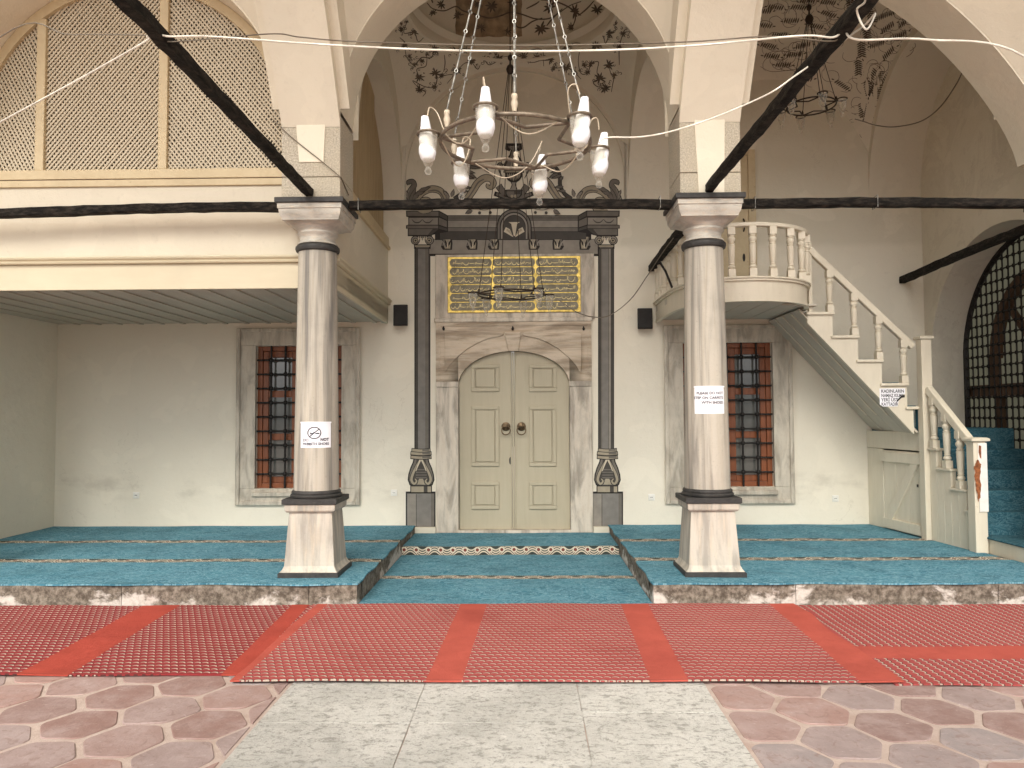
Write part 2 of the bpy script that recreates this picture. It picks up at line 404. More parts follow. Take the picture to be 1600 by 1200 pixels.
# ================================================================== SETTING
ZP, YS, YF, XL, XR = .186, 6.56, 10.0, -6.34, 5.31
AX0, AX1 = -1.478, 1.095                    # aisle between the two platforms
COLX = [-5.72, -1.974, 1.693, 5.22]; CY = 7.05
PX = [(-6.0, -5.45), (-2.245, -1.70), (1.43, 1.985), (4.83, 5.5)]   # piers above the columns
Y0, Y1 = 6.80, 7.32                         # arcade wall

# ground: mortar bed with hexagonal pavers and a path of white slabs
g = MB(); g.face([(-70, -70, -.0065), (70, -70, -.0065), (70, 40, -.0065), (-70, 40, -.0065)])
ground = g.build('courtyard_paving', 'mortar', kind='structure', org=(0, 0, -.0065))
PA, PB = -1.46, 1.088
def hexmesh(r, jit, rnd):
    pts = []
    for k in range(6):
        a = PI/3*k; rr = r*(1+rnd.uniform(-jit, jit)); pts.append(Vector((rr*math.cos(a), rr*math.sin(a))))
    out = []
    for k in range(6):
        a, b_, c = pts[k-1], pts[k], pts[(k+1) % 6]
        for t in (-.13, -.04, .04, .13):
            q = b_ + ((a-b_) if t < 0 else (c-b_))*abs(t); q = q.lerp((a+c)/2, .05 if abs(t) < .1 else 0); out.append(q)
    return out
def clipx(poly, xc, keep):
    out = []
    for i in range(len(poly)):
        a, b_ = poly[i], poly[(i+1) % len(poly)]; ia, ib = (a[0]-xc)*keep >= 0, (b_[0]-xc)*keep >= 0
        if ia: out.append(a)
        if ia != ib: t = (xc-a[0])/(b_[0]-a[0]); out.append((xc, a[1]+(b_[1]-a[1])*t))
    return out
def slabpiece(name, poly, ztop, h, parent, mat, chamf=.0045):
    c = Vector((sum(p[0] for p in poly)/len(poly), sum(p[1] for p in poly)/len(poly))); b_ = MB(); n = len(poly)
    inn = [Vector(p[:2]) + (c-Vector(p[:2])).normalized()*chamf for p in poly]
    v = [(p[0], p[1], ztop-h) for p in poly] + [(p[0], p[1], ztop-chamf*.8) for p in poly] + [(p.x, p.y, ztop) for p in inn]
    f = [tuple(range(2*n, 3*n))] + [(k*n+i, k*n+(i+1) % n, (k+1)*n+(i+1) % n, (k+1)*n+i) for k in (0, 1) for i in range(n)]
    b_.add(v, f); return b_.build(name, mat, parent)
HR = .2165
variants = []
for k in range(7): variants.append([(p.x, p.y) for p in hexmesh(HR, .075, R_)])
proto = [None]*7
for side, i, j in [(sd, i_, j_) for sd in (-1, 1) for i_ in range(0, 12) for j_ in range(0, 8)]:
    if True:
        x = -1.372 - .348*i if side < 0 else 1.243 + .342*i
        y = 2.865 + .4*j + (.2 if i % 2 == 0 else 0) if side < 0 else 2.865 + .4*j + (.2 if i % 2 else 0)
        if y > 5.0 or y < 2.7: continue
        k = R_.randrange(7); poly = [(px+x, py+y) for px, py in variants[k]]
        lim = PA-.02 if side < 0 else PB+.02
        if (max(p[0] for p in poly) > lim if side < 0 else min(p[0] for p in poly) < lim):
            poly = clipx(poly, lim, side)
            if len(poly) < 4: continue
            slabpiece('paver', poly, R_.uniform(-.003, .003), .03, ground, 'paver'); continue
        if proto[k] is None: proto[k] = slabpiece('paver', poly, 0, .03, ground, 'paver'); 
        else:
            o = dup(proto[k], (x, y, -.03 + R_.uniform(-.003, .003)), ground); o.rotation_euler = (R_.uniform(-.008, .008), R_.uniform(-.008, .008), R_.choice((0, PI/3, 2*PI/3, PI))+R_.uniform(-.02, .02))
# slabs of the path
xs = [PA+.004, -.63, .303, PB-.004]
for k in range(3):
    cuts = [1.2, 2.55, 4.235 if k == 2 else 4.083, 5.6 if k != 1 else 5.3, 6.5]
    for a, b_ in zip(cuts, cuts[1:]):
        x0, x1 = xs[k]+.001, xs[k+1]-.003; n = 10; j = lambda: R_.uniform(-.0015, .004)
        poly = [(x0+(x1-x0)*t/n, a+.001+j()) for t in range(n)] + [(x1+j(), a+(b_-a)*t/n) for t in range(n)] + [(x1-(x1-x0)*t/n, b_-.004-j()) for t in range(n)] + [(x0+j(), b_-(b_-a)*t/n) for t in range(n)]
        slabpiece('slab', poly, R_.uniform(.001, .004), .035, ground, 'slabstone', .002)

# raised prayer platforms, each edged with a row of stone blocks
def platform(name, x0, x1, seams, inner):
    b_ = MB(); b_.box(x0+.14 if inner < 0 else x0+.14*0, x1-.14 if inner > 0 else x1, YS+.16, YF+.05, -.05, ZP-.012)
    pl = b_.build(name, 'platformstone', kind='structure')
    cuts = [x0] + seams + [x1]
    for a, c in zip(cuts, cuts[1:]):
        q = MB(); n = max(3, int((c-a)/.12)); zt = ZP-.006
        def f(u, v):
            x = a+.003+(c-a-.006)*u; prof = [(.19, -.03), (0.006, -.03), (0, .02), (.004, .09), (0, zt-.012), (.010, zt), (.19, zt)]
            t = min(5.999, v*6); k = int(t); p0, p1 = prof[k], prof[k+1]; y = p0[0]+(p1[0]-p0[0])*(t-k); z = p0[1]+(p1[1]-p0[1])*(t-k)
            j = math.sin(x*9.1+z*31)*.0035 + math.sin(x*23.7)*.0025 + math.sin(x*3.1+z*9)*.004
            return (x, YS+y+j*(1 if .01 < v < .8 else 0), z)
        q.grid(f, n, 18); q.face([f(0, j/18) for j in range(19)]); q.face([f(1, j/18) for j in range(19)][::-1]); q.build('kerb_stone', 'stepstone', pl, smooth=60)
    xi = x1 if inner > 0 else x0
    ycuts = [YS+.19, 7.3, 8.15, 8.85, 9.45, YF]
    for a, c in zip(ycuts, ycuts[1:]):
        q = MB(); zt = ZP-.006; s = -inner
        def f(u, v):
            y = a+.002+(c-a-.004)*u; prof = [(.15, -.03), (0.004, -.03), (0, .02), (.003, .09), (0, zt-.012), (.010, zt), (.15, zt)]
            t = min(5.999, v*6); k = int(t); p0, p1 = prof[k], prof[k+1]; x = p0[0]+(p1[0]-p0[0])*(t-k); z = p0[1]+(p1[1]-p0[1])*(t-k)
            j = math.sin(y*11.1+z*31)*.004 + math.sin(y*27.7)*.003
            return (xi + s*(x + j*(1 if .01 < v < .8 else 0)), y, z)
        q.grid(f, max(3, int((c-a)/.12)), 18); q.build('kerb_stone', 'stepstone', pl, smooth=60)
    return pl
platform('prayer_platform', XL-.1, AX0, [-5.1, -3.55, -1.9], 1)
platform('prayer_platform', AX1, XR+.1, [2.32, 4.05], -1)
b_ = MB(); b_.box(AX0+.004, AX1-.004, 8.90, YF+.05, -.02, .088); b_.build('aisle_step', 'platformstone', kind='structure')

# ================================================================== THE PORCH (building)
porch = thing('mosque_porch', (-.1, 8.6, 0), 'cream plastered mosque porch with round arches, painted vaults and a central doorway', 'building')
def wallgrid(name, xs, zs, holes, y0, y1, mat, parent):
    b_ = MB(); idx = {}
    def V(i, j, k):
        if (i, j, k) not in idx: idx[(i, j, k)] = len(b_.v); b_.v.append((xs[i], (y0, y1)[k], zs[j]))
        return idx[(i, j, k)]
    solid = lambda i, j: 0 <= i < len(xs)-1 and 0 <= j < len(zs)-1 and not any(h[0] <= xs[i] and xs[i+1] <= h[1] and h[2] <= zs[j] and zs[j+1] <= h[3] for h in holes)
    for i in range(len(xs)-1):
        for j in range(len(zs)-1):
            if not solid(i, j): continue
            F = [(V(i, j, 0), V(i+1, j, 0), V(i+1, j+1, 0), V(i, j+1, 0)), (V(i, j, 1), V(i, j+1, 1), V(i+1, j+1, 1), V(i+1, j, 1))]
            if not solid(i-1, j): F.append((V(i, j, 0), V(i, j+1, 0), V(i, j+1, 1), V(i, j, 1)))
            if not solid(i+1, j): F.append((V(i+1, j, 0), V(i+1, j, 1), V(i+1, j+1, 1), V(i+1, j+1, 0)))
            if not solid(i, j-1): F.append((V(i, j, 0), V(i, j, 1), V(i+1, j, 1), V(i+1, j, 0)))
            if not solid(i, j+1): F.append((V(i, j+1, 0), V(i+1, j+1, 0), V(i+1, j+1, 1), V(i, j+1, 1)))
            b_.f += F; b_.m += [0]*len(F)
    return b_.build(name, mat, parent)
WIN = [(-3.625, -2.465), (2.10, 3.285)]; WZ = (.690, 2.605)
DX = (-.894, .587); DZ = (.10, 2.56)
rear = wallgrid('rear_wall', [XL-.4, WIN[0][0], WIN[0][1], DX[0], DX[1], WIN[1][0], WIN[1][1], XR+.5], [-.02, DZ[0], WZ[0], DZ[1], WZ[1], 7.4],
         [(*w, *WZ) for w in WIN] + [(*DX, *DZ)], YF, YF+.45, 'wallplaster', porch)
b_ = MB(); b_.box(XL-.4, XL, Y0, YF, -.02, 7.4); b_.build('side_wall', 'sideplaster', porch)

def holewall(name, axis, t0, t1, z0, z1, d0, d1, hole, ts, mat, parent, smooth=30):
    """upright wall with one opening; hole(t) -> (lo, hi) on the samples ts; axis 'y' wall runs along x, axis 'x' runs along y"""
    b_ = MB(); P = (lambda t, d, z: (t, d, z)) if axis == 'y' else (lambda t, d, z: (d, t, z)); q = b_.face
    H = [hole(t) for t in ts]
    for d in (d0, d1):
        if t0 < ts[0]: q([P(t0, d, z0), P(ts[0], d, z0), P(ts[0], d, z1), P(t0, d, z1)])
        if ts[-1] < t1: q([P(ts[-1], d, z0), P(t1, d, z0), P(t1, d, z1), P(ts[-1], d, z1)])
        for (a, ha), (c, hc) in zip(zip(ts, H), zip(ts[1:], H[1:])):
            q([P(a, d, ha[1]), P(c, d, hc[1]), P(c, d, z1), P(a, d, z1)])
            if ha[0] > z0: q([P(a, d, z0), P(c, d, z0), P(c, d, hc[0]), P(a, d, ha[0])])
    for (a, ha), (c, hc) in zip(zip(ts, H), zip(ts[1:], H[1:])):
        q([P(a, d0, ha[1]), P(a, d1, ha[1]), P(c, d1, hc[1]), P(c, d0, hc[1])])
        if ha[0] > z0: q([P(a, d0, ha[0]), P(c, d0, hc[0]), P(c, d1, hc[0]), P(a, d1, ha[0])])
    for t, h in ((ts[0], H[0]), (ts[-1], H[-1])): q([P(t, d0, max(h[0], z0)), P(t, d1, max(h[0], z0)), P(t, d1, h[1]), P(t, d0, h[1])])
    for t in (t0, t1): q([P(t, d0, z0), P(t, d1, z0), P(t, d1, z1), P(t, d0, z1)])
    q([P(t0, d0, z1), P(t1, d0, z1), P(t1, d1, z1), P(t0, d1, z1)])
    bm = MB(); key = {}
    for f in b_.f:
        ids = []
        for i in f:
            k = tuple(round(c, 4) for c in b_.v[i])
            if k not in key: key[k] = len(bm.v); bm.v.append(b_.v[i])
            ids.append(key[k])
        ids = [i for n, i in enumerate(ids) if i != ids[n-1]]
        if len(set(ids)) >= 3: bm.f.append(tuple(ids)); bm.m.append(0)
    return bm.build(name, mat, parent, smooth=smooth)
def semis(c, r, n=40): return [c - r*math.cos(PI*i/n) for i in range(n+1)]
def semi(c, r, zs): return lambda t: (-9, zs + math.sqrt(max(0, r*r-(t-c)**2)))
# arcade arches between the columns
ZS = [4.40, 4.48, 4.22]
for k in range(3):
    a, c = PX[k][1], PX[k+1][0]; cc, r = (a+c)/2, (c-a)/2; mid0, mid1 = sum(PX[k])/2, sum(PX[k+1])/2
    if k == 2:
        hf = lambda t: (-9, 4.45+1.45*max(0, 1-(abs(3.13-t)/1.145)**4)**.25 if t < 3.13 else 4.05+1.85*max(0, 1-((t-3.13)/1.70)**1.4)**(1/1.4))
        holewall('arcade_arch', 'y', mid0+.001, mid1-.001, 4.05, 7.4, Y0+.004, Y1, hf, [3.13-1.1449*(1-(i/24)**2.2) for i in range(24)] + [3.13+1.70*math.sin(PI/2*i/24) for i in range(25)], 'plaster', porch)
    else: holewall('arcade_arch', 'y', mid0+.001, mid1-.001, ZS[k], 7.4, Y0, Y1, semi(cc, r, ZS[k]), semis(cc, r), 'plaster', porch)
holewall('arcade_arch', 'y', XL-.4, -5.73, 4.3, 7.4, Y0, Y1, lambda t: (-9, 4.31), [-6.2, -6.1], 'plaster', porch)
holewall('arcade_arch', 'y', 5.17, XR+.5, 4.1, 7.4, Y0, Y1, lambda t: (-9, 4.11), [5.5, 5.55], 'plaster', porch)
# cross arches from each pier back to the mosque wall
TX = [(-6.0, -5.45), (-2.27, -1.65), (1.40, 2.0), (4.62, XR)]
for k, (a, c) in enumerate(TX):
    zs = 4.53 if k == 3 else 4.40
    if k == 3:
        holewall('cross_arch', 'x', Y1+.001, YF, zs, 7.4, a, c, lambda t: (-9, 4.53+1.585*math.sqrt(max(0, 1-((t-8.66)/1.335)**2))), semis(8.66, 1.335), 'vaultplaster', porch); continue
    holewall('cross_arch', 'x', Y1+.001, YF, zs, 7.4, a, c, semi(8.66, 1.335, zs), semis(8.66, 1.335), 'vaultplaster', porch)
# inner vaults: pendentives, ring cornice and dome
def pend(name, x0, x1, y0, y1, zc, r0, mat):
    cx, cyy = (x0+x1)/2, (y0+y1)/2; a, b2 = (x1-x0)/2, (y1-y0)/2; Rr = math.hypot(a, b2); b_ = MB(); n = 96; k = 12
    for i in range(n):
        pass
    def f(u, v):
        th = 2*PI*u; ct, st = math.cos(th), math.sin(th); rb = min(a/max(1e-9, abs(ct)), b2/max(1e-9, abs(st)))
        r = r0 + (rb-r0)*v; return (cx+r*ct, cyy+r*st, zc+math.sqrt(max(0, Rr*Rr-r*r)))
    b_.grid(f, 128, 14); return b_.build(name, mat, porch, smooth=60), Vector((cx, cyy, zc)), Rr
BX0, BX1 = -1.65, 1.40
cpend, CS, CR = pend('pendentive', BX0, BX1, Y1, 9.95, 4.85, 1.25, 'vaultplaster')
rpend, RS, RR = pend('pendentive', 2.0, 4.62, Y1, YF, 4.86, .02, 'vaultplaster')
pend('pendentive', -5.45, -2.27, Y1, YF, 4.6, .02, 'vaultplaster')  # unseen vault over the gallery bay, added to keep it dark behind the lattice
zr = CS.z + math.sqrt(CR**2-1.25**2)
b_ = MB(); b_.lathe([(1.27, zr-.02), (1.235, zr-.01), (1.22, zr+.05), (1.235, zr+.12), (1.20, zr+.17), (1.185, zr+.2), (1.30, zr+.2), (1.32, zr-.02)], (CS.x, CS.y, 0), 96, cap=False)
b_.build('dome_cornice', 'vaultplaster', porch, smooth=40)
DZ0, DR = zr+.19, 1.25
DCEN = Vector((CS.x, CS.y, DZ0-.15)); DRR = math.hypot(DR, .15)
b_ = MB(); b_.lathe([(DRR*math.cos(t), DRR*math.sin(t)) for t in [math.asin(.15/DRR)+(PI/2-math.asin(.15/DRR)-.002)*i/24 for i in range(25)]], DCEN, 96, cap=False)
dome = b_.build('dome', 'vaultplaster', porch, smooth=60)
# shallow wall arch behind the central bay
rl = (BX1-BX0)/2
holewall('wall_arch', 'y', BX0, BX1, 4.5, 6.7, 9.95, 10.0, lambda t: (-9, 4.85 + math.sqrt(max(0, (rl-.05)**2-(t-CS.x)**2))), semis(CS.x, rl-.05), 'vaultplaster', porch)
# ---- outer porch over the viewer: pointed cross arches in two orders and vaults
YO = .75
def pointed(off):
    def f(t):
        d = max(0, min(Y0-t, 3.4)); ph = math.acos(max(-1, .8616-d/8.6)); return (-9, 4.33 + off + 8.6*(math.sin(ph)-.5075))  # outer side held high, shaped to let more daylight under the porch
    return f
tl = [YO+.001+(Y0-YO-.002)*i/36 for i in range(37)]
for (a, c) in PX:
    if a > 4: continue
    holewall('outer_cross_arch', 'x', YO, Y0-.001, 4.33, 9.0, a, c, pointed(0), tl, 'plaster', porch)
    holewall('outer_arch_rim', 'x', YO, Y0-.001, 4.50, 9.0, a-.085, a-.001, pointed(.17), tl, 'plaster', porch)
    holewall('outer_arch_rim', 'x', YO, Y0-.001, 4.50, 9.0, c+.001, c+.085, pointed(.17), tl, 'plaster', porch)
for k in range(3):
    a, c = PX[k][1], PX[k+1][0]; cc, r = (a+c)/2, (c-a)/2; pf = pointed(.02)
    b_ = MB()
    prof = (lambda u: ZS[k] + r*math.sin(PI*u)) if k < 2 else (lambda u: hf(min(4.829, max(1.989, cc - r*math.cos(PI*u))))[1])
    b_.grid(lambda u, v: (cc - r*math.cos(PI*u), Y0-.002+(YO-Y0)*v, prof(u) + max(0, pf(Y0+(YO-Y0)*v)[1]-4.35) + .02), 40, 40)
    b_.build('outer_vault', 'plaster', porch, smooth=60)
    if False: holewall('outer_arch', 'y', sum(PX[k])/2+.001, sum(PX[k+1])/2-.001, ZS[k], 9.0, YO-.5, YO, semi(cc, r, ZS[k]), semis(cc, r), 'plaster', porch)
for k, (a, c) in enumerate(PX):
    if k in (0, 1, 2, 3):
        b_ = MB(); b_.box(a, c, YO-.5, YO-.001, 0, 8.9); b_.build('outer_pier', 'plaster', porch)
# ---- impost blocks above the capitals, granite with a tongue of plaster
for k, (a, c) in enumerate(PX):
    for z0, z1 in ((3.665, 3.862), (3.868, 4.44 if k < 2 else 4.47)):
        if k == 3: z1 = min(z1, 4.048)
        b_ = MB(); b_.box(a if k < 3 else 4.94, c, Y0-.0, Y1, z0, z1); b_.build('impost_stone', 'pierstone', porch, bevel=.006)
    if k == 3: continue
    w = c-a; zb = 4.00 if k < 2 else 3.67
    poly = [(a+w*.30, zb), (c-w*.28, zb), (c-w*.25, 4.40), (c-.004, 4.41), (c-.004, 4.46), (a+.004, 4.46), (a+.004, 4.41), (a+w*.24, 4.40)]
    b_ = MB(); b_.prism(poly, 'y', Y0-.012, Y0+.002); b_.build('plaster_tongue', 'plaster', porch, bevel=.004)
# unseen slab added so that no light leaks through the vaults
b_ = MB(); b_.box(XL-.4, XR+.5, Y0-.2, YF+.4, 8.2, 8.35); b_.build('light_block_slab', 'platformstone', porch)

# ---- end wall with a deep arched window
ECY, EHW, EZS, ESILL = 8.42, 1.44, 2.33, .55
eh = lambda t: (ESILL, EZS + math.sqrt(max(0, EHW**2-(t-ECY)**2)))
endw = holewall('end_wall', 'x', 6.975, YF, -.02, 7.4, XR, XR+.45, eh, semis(ECY, EHW), 'endplaster', porch)
GX = XR+.44
ew = MB()
ew.tube([(GX, ECY-EHW+.02, ESILL)] + [(GX, y, eh(y)[1]-.02) for y in semis(ECY, EHW-.02, 28)] + [(GX, ECY+EHW-.02, ESILL)], .034, 6)
ewin = ew.build('arched_window', 'iron', porch)
inside = lambda y, z, m_: z < EZS + math.sqrt(max(0, (EHW-m_)**2-(y-ECY)**2)) if abs(y-ECY) < EHW-m_ else False
ny = 0
y = ECY-EHW+.108
while y < ECY+EHW-.05:
    b_ = MB(); b_.tube([(GX-.01, y, ESILL), (GX-.01, y, eh(y)[1])], .0098, 6); b_.build('grille_bar', 'iron', ewin); y += .108
z = ESILL+.14
while z < EZS+EHW-.05:
    h = EHW if z < EZS else math.sqrt(EHW**2-(z-EZS)**2)
    b_ = MB(); b_.tube([(GX-.02, ECY-h, z), (GX-.02, ECY+h, z)], .0098, 6); b_.build('grille_bar', 'iron', ewin); z += .128
b_ = MB()
y = ECY-EHW+.108
while y < ECY+EHW-.05:
    z = ESILL+.14
    while z < EZS+EHW-.05:
        if inside(y, z, .03): b_.lathe([(.003, -.026), (.018, -.016), (.024, 0), (.018, .016), (.003, .026)], (GX-.015, y, z), 6)
        z += .128
    y += .108
b_.build('grille_knots', 'iron', ewin, kind='stuff', smooth=60)
FX = GX+.09
def wbar(pts, w=.05): b_ = MB(); b_.tube(pts, w, 4); b_.build('frame_bar', 'brownwood', ewin)
wbar([(FX, ECY-EHW, 1.93), (FX, ECY+EHW, 1.93)], .10)
for y in (-.92, -.28, .28, .92): wbar([(FX+.03, ECY+y, ESILL), (FX+.03, ECY+y, 1.88)], .055)
wbar([(FX+.05, y, EZS+math.sqrt(max(0, 1.02**2-(y-ECY)**2))) for y in semis(ECY, 1.02, 20)], .075)
wbar([(FX+.03, ECY-1.02, 1.98), (FX+.03, ECY-1.02, EZS+.02)], .07); wbar([(FX+.03, ECY+1.02, 1.98), (FX+.03, ECY+1.02, EZS+.02)], .07)
for a_ in (.22, .38, .5, .62, .78):
    a_ *= PI; wbar([(FX+.07, ECY+.35*math.cos(a_), EZS-.2+.35*math.sin(a_)), (FX+.07, ECY+1.0*math.cos(a_), EZS+.98*math.sin(a_))], .045)
wbar([(FX+.05, ECY+.36*math.cos(t*PI/10), EZS-.2+.36*math.sin(t*PI/10)) for t in range(11)], .05)
b_ = MB(); b_.prism([(ECY-EHW-.7, ESILL-.1), (ECY+EHW+.9, ESILL-.1), (ECY+EHW+.9, EZS+EHW+.5), (ECY-EHW-.7, EZS+EHW+.5)], 'x', FX+.12, FX+.13); b_.build('pane', 'milkglass', ewin)

# ---- iron-barred windows in the mosque wall
for wi, (a, c) in enumerate(WIN):
    sur = MB(); o = .235; z0, z1 = WZ
    A, C_, Z0, Z1 = a-o, c+o, z0-.2, z1+.215
    root = MB(); root.box(A, C_, YF-.030, YF-.002, Z0, z0-.001)
    w = root.build('window', 'winmarble', porch, bevel=.006)
    tag(w, 'barred wooden window behind the column beside the bare corner wall' if wi == 0 else 'barred wooden window under the sloping stair')
    for nm, x0, x1, q0, q1 in (('jamb_stone', A, a, z0, z1), ('jamb_stone', c, C_, z0, z1), ('lintel_stone', A, C_, z1+.001, Z1)):
        q = MB(); q.box(x0, x1, YF-.030, YF+.02, q0, q1); q.build(nm, 'winmarble', w, bevel=.006)
    for x0, x1, q0, q1 in ((A-.02, A+.035, Z0-.02, Z1+.02), (C_-.035, C_+.02, Z0-.02, Z1+.02), (A+.036, C_-.036, Z1-.035, Z1+.02), (A+.036, C_-.036, Z0-.02, Z0+.035)):
        q = MB(); q.box(x0, x1, YF-.055, YF-.0305, q0, q1); q.build('moulding', 'winmarble', w, bevel=.010)
    q = MB(); q.box(a-.03, c+.03, YF-.075, YF-.031, z0-.10, z0-.045); q.build('sill', 'winmarble', w, bevel=.010)
    # joinery
    yj = YF+.10; mid = (a+c)/2
    for x0, x1, q0, q1 in ((a, a+.065, z0, z1), (c-.065, c, z0, z1), (a+.066, c-.066, z1-.065, z1), (a+.066, c-.066, z0, z0+.065), (mid-.045, mid+.045, z0+.066, z1-.066)):
        q = MB(); q.box(x0, x1, yj-.035, yj+.06, q0, q1); q.build('window_frame', 'windowwood', w, bevel=.006)
    for s0, s1 in ((a+.066, mid-.046), (mid+.046, c-.066)):
        rows = [(z0+.067, .545), (z0+.067+.6, .5), (z0+.067+1.16, .55)]
        stl = .075
        for x0, x1 in ((s0, s0+stl), (s1-stl, s1)):
            q = MB(); q.box(x0, x1, yj-.015, yj+.045, z0+.067, z1-.067); q.build('sash_stile', 'windowwood', w, bevel=.006)
        edges = [z0+.067, z0+.067+.62, z0+.067+1.20, z1-.067]
        for e, hgt in ((edges[0], .085), (edges[1]-.045, .09), (edges[2]-.045, .09), (edges[3]-.085, .085)):
            q = MB(); q.box(s0+stl+.001, s1-stl-.001, yj-.013, yj+.043, e, e+hgt); q.build('sash_rail', 'windowwood', w, bevel=.006)
        for e0, e1 in ((edges[0]+.086, edges[1]-.046), (edges[1]+.046, edges[2]-.046), (edges[2]+.046, edges[3]-.086)):
            q = MB(); q.box(s0+stl+.002, s1-stl-.002, yj+.02, yj+.026, e0, e1); q.build('pane', 'pane', w)
    # iron bars with knuckles
    nx, nz = 5, 9; bx = [a + (c-a)*(i+1)/(nx+1) for i in range(nx)]; bz = [z0 + (z1-z0)*(i+1)/(nz+1) for i in range(nz)]
    for x in bx: q = MB(); q.tube([(x, YF+.035, z0), (x, YF+.035, z1)], .0135, 8); q.build('grille_bar', 'iron', w, smooth=50)
    for z in bz: q = MB(); q.tube([(a, YF+.035, z), (c, YF+.035, z)], .0125, 8); q.build('grille_bar', 'iron', w, smooth=50)
    q = MB()
    for x in bx:
        for z in bz: q.lathe([(.004, -.034), (.024, -.022), (.032, 0), (.024, .022), (.004, .034)], (x, YF+.035, z), 10)
    q.build('grille_knots', 'iron', w, kind='stuff', smooth=60)
# ---- central doorway: marble surround, two leaves
DCX = sum(DX)/2; HA = (DX[1]-DX[0])/2; ZSP, ELB = 2.055, .455
ell = lambda x: ZSP + ELB*math.sqrt(max(0, 1-((x-DCX)/HA)**2))
portal = MB(); portal.box(-1.195, DX[0], YF-.045, YF+.10, .10, 2.03)
por = portal.build('door_surround', 'doormarble', porch, bevel=.008)
q = MB(); q.box(DX[1], .885, YF-.045, YF+.10, .10, 2.03); q.build('jamb_stone', 'doormarble', por, bevel=.008)
for x0, x1 in ((-1.195, DX[0]+.004), (DX[1]-.004, .885)):
    q = MB(); q.box(x0, x1, YF-.055, YF+.09, 2.031, 2.105); q.build('impost_stone', 'doormarble', por, bevel=.008)
holewall('arch_stone', 'y', -1.195, .885, 2.106, 2.93, YF-.045, YF+.095, lambda x: (-9, max(2.107, ell(x))), [DCX-HA*math.cos(PI*i/36) for i in range(37)], 'lintelmarble', por)
q = MB(); q.box(-1.20, .93, YF-.040, YF+.02, 2.932, 3.815); q.build('inscription_slab', 'doormarble', por, bevel=.006)
q = MB(); q.box(-1.215, .90, YF-.062, YF-.0405, 2.90, 2.955); q.build('moulding', 'doormarble', por, bevel=.010)
def T(x, y, Y=YF-.045):      # traced from the doorway detail
    p = aty(680+x/6, 500+y/6, Y); return (p.x, p.z)
sp = [(88, 118), (560, 118), (630, 120), (641, 134), (622, 150), (500, 173), (400, 214), (300, 272), (200, 355), (135, 430), (108, 480), (90, 486)]
mir = lambda L_: [(1456-x, y) for x, y in L_][::-1]
for poly in (sp, mir(sp)):
    q = MB(); q.prism([T(*p) for p in poly], 'y', YF-.068, YF-.0455); q.build('spandrel_panel', 'lintelmarble', por, bevel=.005)
q = MB(); q.prism([T(*p) for p in [(652, 116), (803, 116), (780, 292), (686, 292)]], 'y', YF-.088, YF-.0453); q.build('keystone', 'lintelmarble', por, bevel=.006)
for x0, x1, z0, z1 in ((-1.165, -1.135, 2.12, 2.875), (.825, .855, 2.12, 2.875), (-1.134, .824, 2.845, 2.875)):
    q = MB(); q.box(x0, x1, YF-.056, YF-.0455, z0, z1); q.build('moulding', 'lintelmarble', por, bevel=.004)
for u in (80, 727, 1390):
    c = T(u, 78); q = MB(); q.lathe([(.004, -.03), (.014, -.02), (.018, -.005), (.010, .012), (.004, .028)], (c[0], YF-.062, c[1]), 10); q.build('hook', 'iron', por, smooth=60)
q = MB(); q.box(DX[0]-.02, DX[1]+.02, YF-.06, YF+.12, .09, .135); q.build('threshold', 'doormarble', por, bevel=.006)
# leaves
YD = YF+.03
def leaf(x0, x1):
    n = 24; top = [(x1-(x1-x0)*i/n, min(ell(x1-(x1-x0)*i/n), 2.6)-.004) for i in range(n+1)]
    q = MB(); q.prism([(x0, .137), (x1, .137)] + top, 'y', YD, YD+.06); return q.build('door', 'doorpaint', porch)
MIDX = aty(802, 700, YF).x
doors = [leaf(DX[0]+.004, MIDX-.016), leaf(MIDX+.016, DX[1]-.004)]
tag(doors[0], 'door leaf with a keyhole plate'); tag(doors[1], 'door leaf without a keyhole')
def D5(x, y): p = aty(520+x/2.857, 400+y/2.857, YD); return p.x, p.z
for k, d in enumerate(doors):
    for (a, b1, c, e) in ((618, 485, 743, 605), (620, 670, 743, 938), (618, 1008, 743, 1130)):
        if k: a, c = 1618-c+1, 1618-a+1-1
        x0, z1 = D5(a, b1); x1, z0 = D5(c, e); w = .048
        for bx_ in ((x0, x1, z1-w, z1), (x0, x1, z0, z0+w), (x0, x0+w, z0+w+.001, z1-w-.001), (x1-w, x1, z0+w+.001, z1-w-.001)):
            q = MB(); q.box(bx_[0], bx_[1], YD-.024, YD-.0005, bx_[2], bx_[3]); q.build('panel_moulding', 'doorpaint', d, bevel=.006)
        q = MB(); q.box(x0+w+.012, x1-w-.012, YD-.018, YD-.0005, z0+w+.012, z1-w-.012); q.build('raised_panel', 'doorpaint', d, bevel=.008)
    x0, x1 = (MIDX-.016-.02, MIDX-.018) if k == 0 else (MIDX+.018, MIDX+.036)
    q = MB(); q.box(x0, x1, YD-.012, YD-.0005, .14, ell(MIDX)-.03); q.build('meeting_strip', 'doorpaint', d, bevel=.006)
    hx, hz = D5(773 if k == 0 else 842, 768)
    q = MB(); q.lathe([(.002, 0), (.058, .002), (.060, .008), (.045, .014), (.018, .022), (.014, .045), (.002, .05)], (0, 0, 0), 24)
    q.v = [(hx+x, YD-.001-z, hz+.02+y) for x, y, z in q.v]; hp = q.build('ring_handle', 'brass', d, smooth=40)
    q = MB(); q.tube([(hx+.058*math.cos(t*PI/14), YD-.048+.012*math.sin(t*PI/14), hz-.03+.058*math.sin(t*PI/14)) for t in range(28)], .0075, 8, closed=True); q.build('ring', 'brass', d, smooth=60)
